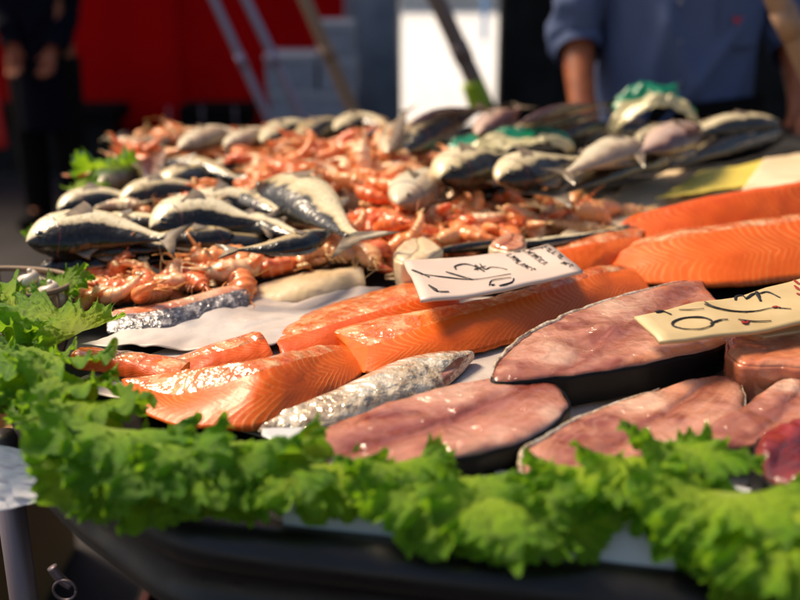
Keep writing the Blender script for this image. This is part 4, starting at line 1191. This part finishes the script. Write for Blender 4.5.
def skin_body(name, verts, edges, radii, mat, parent, root=0, sub=2):
    me = bpy.data.meshes.new(name); off = parent.location
    me.from_pydata([tuple(Vector(v) - off) for v in verts], edges, []); o = bpy.data.objects.new(name, me); C.objects.link(o)
    me.materials.append(mat)
    m = o.modifiers.new('skin', 'SKIN'); m.use_smooth_shade = True
    for i, r in enumerate(radii):
        sv = me.skin_vertices[0].data[i]; sv.radius = r if isinstance(r, tuple) else (r, r); sv.use_root = (i == root)
    s = o.modifiers.new('sub', 'SUBSURF'); s.levels = sub; s.render_levels = sub
    dg = bpy.context.evaluated_depsgraph_get(); dg.update()
    m2 = bpy.data.meshes.new_from_object(o.evaluated_get(dg)); 
    o.modifiers.clear(); o.data = m2
    for p in m2.polygons: p.use_smooth = True
    o.parent = parent
    return o
def person(cx, cy, label, shirtm, trm, hands, elbows, turn=1, hair=(.03, .02, .015), bodyw=.185, bodyd=.125, logo=False, long_sleeve=False):
    root = empty('person', (cx, cy, .012))
    sh_z = 1.40
    # body: one continuous skin mesh (legs, trunk, arms with fingers, neck, head)
    V = [(cx, cy, .95), (cx, cy, 1.15), (cx, cy, 1.36), (cx, cy, 1.47), (cx, cy, 1.53), (cx, cy - .01, 1.62), (cx, cy, 1.70)]
    Rr = [(.13, .1), (.13, .1), (.14, .1), .055, .052, (.075, .09), (.06, .075)]
    E = [(0, 1), (1, 2), (2, 3), (3, 4), (4, 5), (5, 6)]
    for s_ in (-1, 1):
        b0 = len(V)
        V += [(cx + s_ * .09, cy, .88), (cx + s_ * .10, cy - .01, .48), (cx + s_ * .10, cy + .01, .09), (cx + s_ * .11, cy - .13, .045)]
        Rr += [.08, .055, .038, (.035, .03)]; E += [(0, b0), (b0, b0 + 1), (b0 + 1, b0 + 2), (b0 + 2, b0 + 3)]
        el, hd = elbows[0 if s_ < 0 else 1], hands[0 if s_ < 0 else 1]
        b0 = len(V); el = Vector(el); hd = Vector(hd); d = (hd - el).normalized()
        V += [(cx + s_ * bodyw * .9, cy, sh_z), tuple(el), tuple(el.lerp(hd, .5)), tuple(hd)]
        Rr += [.055, .042, .038, .028]; E += [(2, b0), (b0, b0 + 1), (b0 + 1, b0 + 2), (b0 + 2, b0 + 3)]
        palm = hd + d * .05; V.append(tuple(palm)); Rr.append((.034, .02)); E.append((b0 + 3, b0 + 4)); pi_ = b0 + 4
        lat = Vector((1, 0, 0)) if abs(d.x) < .7 else Vector((0, 1, 0)); lat = (lat - d * lat.dot(d)).normalized(); fw = d.cross(lat)
        for f in range(4):
            o_ = lat * (f - 1.5) * .019; k0 = len(V); ln = (.07, .08, .076, .06)[f]
            V += [tuple(palm + o_ + d * .035), tuple(palm + o_ + d * (.035 + ln * .5) + fw * .006), tuple(palm + o_ + d * (.035 + ln * .95) + fw * .022)]
            Rr += [.0092, .0086, .0075]; E += [(pi_, k0), (k0, k0 + 1), (k0 + 1, k0 + 2)]
        k0 = len(V); V += [tuple(hd + d * .035 - s_ * lat * .034), tuple(hd + d * .07 - s_ * lat * .05 + fw * .012)]; Rr += [.011, .009]; E += [(b0 + 3, k0), (k0, k0 + 1)]
    skin_body('body', V, E, Rr, skinm, root)
    # nose, ears, eyes, mouth, hair
    fy = cy - .10
    tube('nose', [(cx, fy + .005, 1.645), (cx, fy - .022, 1.612), (cx, fy + .002, 1.603)], [.008, .014, .01], skinm, root)
    for s_ in (-1, 1):
        tube('ear', [(cx + s_ * .078, cy, 1.655), (cx + s_ * .088, cy + .008, 1.63), (cx + s_ * .076, cy, 1.60)], [.008, .014, .007], skinm, root)
        tube('eye', [(cx + s_ * .03, fy + .012, 1.645), (cx + s_ * .03, fy + .004, 1.645)], [.013, .006], eyem, root)
    tube('mouth', [(cx - .022, fy + .008, 1.575), (cx, fy + .0, 1.573), (cx + .022, fy + .008, 1.575)], [.004, .007, .004], M('lips', (.3, .08, .06)), root)
    hr = []
    for i in range(14):
        t = i / 13; z = 1.63 + .145 * t; r = math.sqrt(max(0.02, 1 - (t) ** 2.4)); hr.append([v if v.y > cy - .06 or t > .45 else Vector((v.x, cy - .05, v.z)) for v in ell(cx, cy + .015, z, .086 * r, .103 * r, 32, fold=.04, seed=3)])
    loft('hair', hr, M('hair', hair, rough=.6), root)
    # shirt torso
    keys = [(.86, cx, cy, bodyw * .98, bodyd * 1.02), (.95, cx, cy, bodyw * 1.0, bodyd * 1.1), (1.08, cx, cy, bodyw * .99, bodyd * 1.12), (1.22, cx, cy, bodyw * 1.04, bodyd * 1.06), (1.34, cx, cy, bodyw * 1.1, bodyd), (1.42, cx, cy, bodyw * .98, bodyd * .86), (1.47, cx, cy, bodyw * .5, bodyd * .62), (1.50, cx, cy, .07, .075)]
    rg = [ell(x, y, z, a, b, 90, .85, .045, seed=cx) for (z, x, y, a, b) in interp(keys, 90)]
    # hanging folds on the front
    for r in rg:
        for v in r:
            if v.y < cy:
                dz = v.z - .98; w = (v.x - cx - .01)
                f = math.exp(-((w + dz * .55) / .022) ** 2) * .014 + math.exp(-((w - dz * .75) / .02) ** 2) * .013 + math.exp(-((w + .1 - dz * .2) / .018) ** 2) * .01 + math.exp(-((w - .11 - dz * .3) / .016) ** 2) * .008
                v.y -= f * min(1, max(0, (1.25 - v.z) * 6 + .2)) * 1.3
    torso = loft('shirt', rg, shirtm, root, caps=False)
    for s_ in (-1, 1):
        el, hd = Vector(elbows[0 if s_ < 0 else 1]), Vector(hands[0 if s_ < 0 else 1])
        shd = Vector((cx + s_ * bodyw * .95, cy, sh_z))
        end = el.lerp(hd, 1.02 if long_sleeve else .24)
        path = [shd - Vector((s_ * .03, 0, -.015)), shd.lerp(el, .45) + Vector((s_ * .012, 0, 0)), el, end]
        rad = [.07, .072, .066, .052] if not long_sleeve else [.08, .078, .075, .055]
        pp = cr(path, 50); rgs = []
        for i, p in enumerate(pp):
            t = (pp[min(i + 1, 49)] - pp[max(i - 1, 0)]).normalized(); u = t.cross(Vector((0, 1, 0))).normalized(); w = t.cross(u)
            f = i / 49 * 3; k = min(2, int(f)); r = rad[k] + (rad[k + 1] - rad[k]) * (f - k)
            ring = []
            for j in range(36):
                a = 2 * PI * j / 36; q = p + (u * math.cos(a) + w * math.sin(a)) * r
                q += (q - p) * .28 * noise.noise(q * 16) + (q - p) * .12 * noise.noise(q * 40)
                ring.append(q)
            rgs.append(ring)
        loft('sleeve', rgs, shirtm, root, caps=False)
        if not long_sleeve:
            t = (pp[-1] - pp[-5]).normalized(); c_ = pp[-1]
            tube('cuff', [c_ - t * .035, c_ - t * .02, c_ + t * .004], [.058, .061, .055], shirtm, root, nc=30, caps=False)
    # trousers
    keys = [(.87, cx, cy, bodyw * .93, bodyd * .95), (.93, cx, cy, bodyw * .95, bodyd * .98), (.985, cx, cy, bodyw * .93, bodyd * .97)]
    loft('trousers', [ell(x, y, z, a, b, 40) for (z, x, y, a, b) in interp([(.78, cx, cy, bodyw, bodyd), (.88, cx, cy, bodyw * .98, bodyd), (.95, cx, cy, bodyw * .9, bodyd * .95)], 10)], trm, root)
    for s_ in (-1, 1):
        tube('trouser_leg', [(cx + s_ * .085, cy, .84), (cx + s_ * .095, cy - .01, .48), (cx + s_ * .10, cy + .01, .035)], [.095, .078, .068], trm, root, nc=24, n=20)
        tube('shoe', [(cx + s_ * .105, cy + .05, .05), (cx + s_ * .11, cy - .05, .055), (cx + s_ * .115, cy - .19, .042)], [.056, .056, .036], black, root, nc=16, flat=.8)
    tag(root, label, 'person')
    return root
denim = M('denim_blue', (.085, .125, .26), rough=.8, col2=(.065, .095, .2), nscale=300, bump=.3, bscale=500, bdist=.0006)
blackcloth = M('black_cloth', (.005, .004, .004), rough=.9, spec=.15, bump=.2, bscale=120)
MX, MY = .66, 2.46
man = person(MX, MY, 'man in a blue rolled-sleeve shirt leaning on the counter behind the fish', denim, blackcloth,
       hands=[(MX - .245, MY - .17, .915), (MX + .255, MY - .17, .93)], elbows=[(MX - .245, MY - .03, 1.09), (MX + .27, MY - .02, 1.08)])
# buttons, placket, pocket, emblem, apron
def onshirt(px, py, y=None):
    return PY(px, py, y)
fy = MY - .142
btn = M('button', (.2, .22, .28), rough=.3)
V, F = [], []
for (px, py) in ((681, 2), (680, 42), (680, 84)):
    c = PY(px, py, fy - .012); v, f = tube(None, [c + Vector((0, .008, 0)), c], [.006, .006], None, nc=12, n=2)
    mesh_obj('button', v, f, btn, man)
# pocket with flap following the chest
def patch(nm, x0, x1, z0, z1, off, mat):
    n = 10; V = []
    for i in range(n + 1):
        for j in range(n + 1):
            x = x0 + (x1 - x0) * i / n; z = z0 + (z1 - z0) * j / n
            w = (x - MX) / (.185 * 1.04); y = MY - .125 * 1.06 * (max(0, 1 - abs(w) ** (2 / .85))) ** (.425) - off
            V.append((x, y, z))
    F = [(i * (n + 1) + j, (i + 1) * (n + 1) + j, (i + 1) * (n + 1) + j + 1, i * (n + 1) + j + 1) for i in range(n) for j in range(n)]
    o = mesh_obj(nm, V, F, mat, man); o.modifiers.new('s', 'SOLIDIFY').thickness = .002; return o
patch('pocket', MX + .055, MX + .15, 1.06, 1.19, .014, denim)
c = PY(735, 20, fy + .004)
em = M('emblem_red', (.5, .015, .02), rough=.6)
V = [(c.x - .014, c.y - .012, c.z + .008), (c.x - .003, c.y - .014, c.z + .004), (c.x, c.y - .014, c.z + .008), (c.x + .004, c.y - .014, c.z + .004), (c.x + .014, c.y - .012, c.z + .009), (c.x + .002, c.y - .014, c.z - .010)]
o = mesh_obj('emblem', V, [(0, 1, 5), (1, 2, 3, 5), (3, 4, 5)], em, man, smooth=False); o.modifiers.new('s', 'SOLIDIFY').thickness = .001
# black apron
rg = []
for k in range(16):
    z = .42 + (.945 - .42) * k / 15; row = []
    for j in range(21):
        t = (j / 20 - .5) * 2.2; row.append(Vector((MX + .03 + .198 * math.sin(t), MY - .152 * math.cos(t) - .006 + .004 * noise.noise(Vector((t * 3, z * 8, 1))), z + (.01 * math.sin(t * 2) if k == 15 else 0))))
    rg.append(row)
o = mesh_obj('apron', [v for r in rg for v in r], rings_faces(16, 21, closed=False), blackcloth, man); o.modifiers.new('s', 'SOLIDIFY').thickness = .003

NX, NY = -1.74, 5.0
navy = M('navy_cloth', (.004, .005, .011), rough=.9, spec=.1)
p2 = person(NX, NY, 'person in dark navy clothes standing by the red curtain at left', navy, blackcloth,
       hands=[(NX - .09, NY - .14, .90), (NX + .09, NY - .12, .88)], elbows=[(NX - .12, NY - .06, 1.08), (NX + .12, NY + .02, 1.06)], bodyw=.125, bodyd=.12, long_sleeve=True)
# coat skirt
loft('coat', [ell(NX, NY, z, a, b, 40, fold=.03) for (z, a, b) in [(.50, .14, .15), (.62, .142, .155), (.75, .142, .15), (.88, .138, .145), (1.0, .135, .134)]], navy, p2, caps=False)

# ---------------------------------------------------------------- light, world, camera
SUN_AZ, SUN_EL = R(-60), R(52)     # azimuth measured from +Y (away from viewer) towards +X
d = Vector((math.sin(SUN_AZ) * math.cos(SUN_EL), math.cos(SUN_AZ) * math.cos(SUN_EL), math.sin(SUN_EL)))
sl = bpy.data.lights.new('sun', 'SUN'); sl.energy = 4.0; sl.angle = R(18); sl.color = (1, .80, .56)
so = bpy.data.objects.new('sun', sl); C.objects.link(so); so.rotation_euler = d.to_track_quat('Z', 'Y').to_euler()
w = bpy.data.worlds.new('World'); S.world = w; w.use_nodes = True
nt = w.node_tree; bg = nt.nodes['Background']; sky = nt.nodes.new('ShaderNodeTexSky'); sky.sky_type = 'NISHITA'; sky.sun_disc = False
sky.sun_elevation = SUN_EL; sky.sun_rotation = SUN_AZ; sky.air_density = 1.0; sky.dust_density = 3.0; sky.ozone_density = .6
nt.links.new(sky.outputs[0], bg.inputs[0]); bg.inputs[1].default_value = .082
cam = bpy.data.cameras.new('camera'); co = bpy.data.objects.new('camera', cam); C.objects.link(co)
cam.sensor_width = 36; cam.lens = 45; cam.clip_start = .02; cam.clip_end = 2000
co.location = EYE; co.rotation_euler = (R(90) - PITCH, 0, 0)
cam.dof.use_dof = True; cam.dof.focus_distance = .86; cam.dof.aperture_fstop = 3.5; cam.dof.aperture_blades = 0
S.camera = co
S.view_settings.view_transform = 'Standard'; S.view_settings.look = 'None'; S.view_settings.exposure = 0.5; S.view_settings.gamma = 1
S.view_settings.use_curve_mapping = False
S.cycles.max_bounces = 6; S.cycles.transparent_max_bounces = 6
S.cycles.use_denoising = True
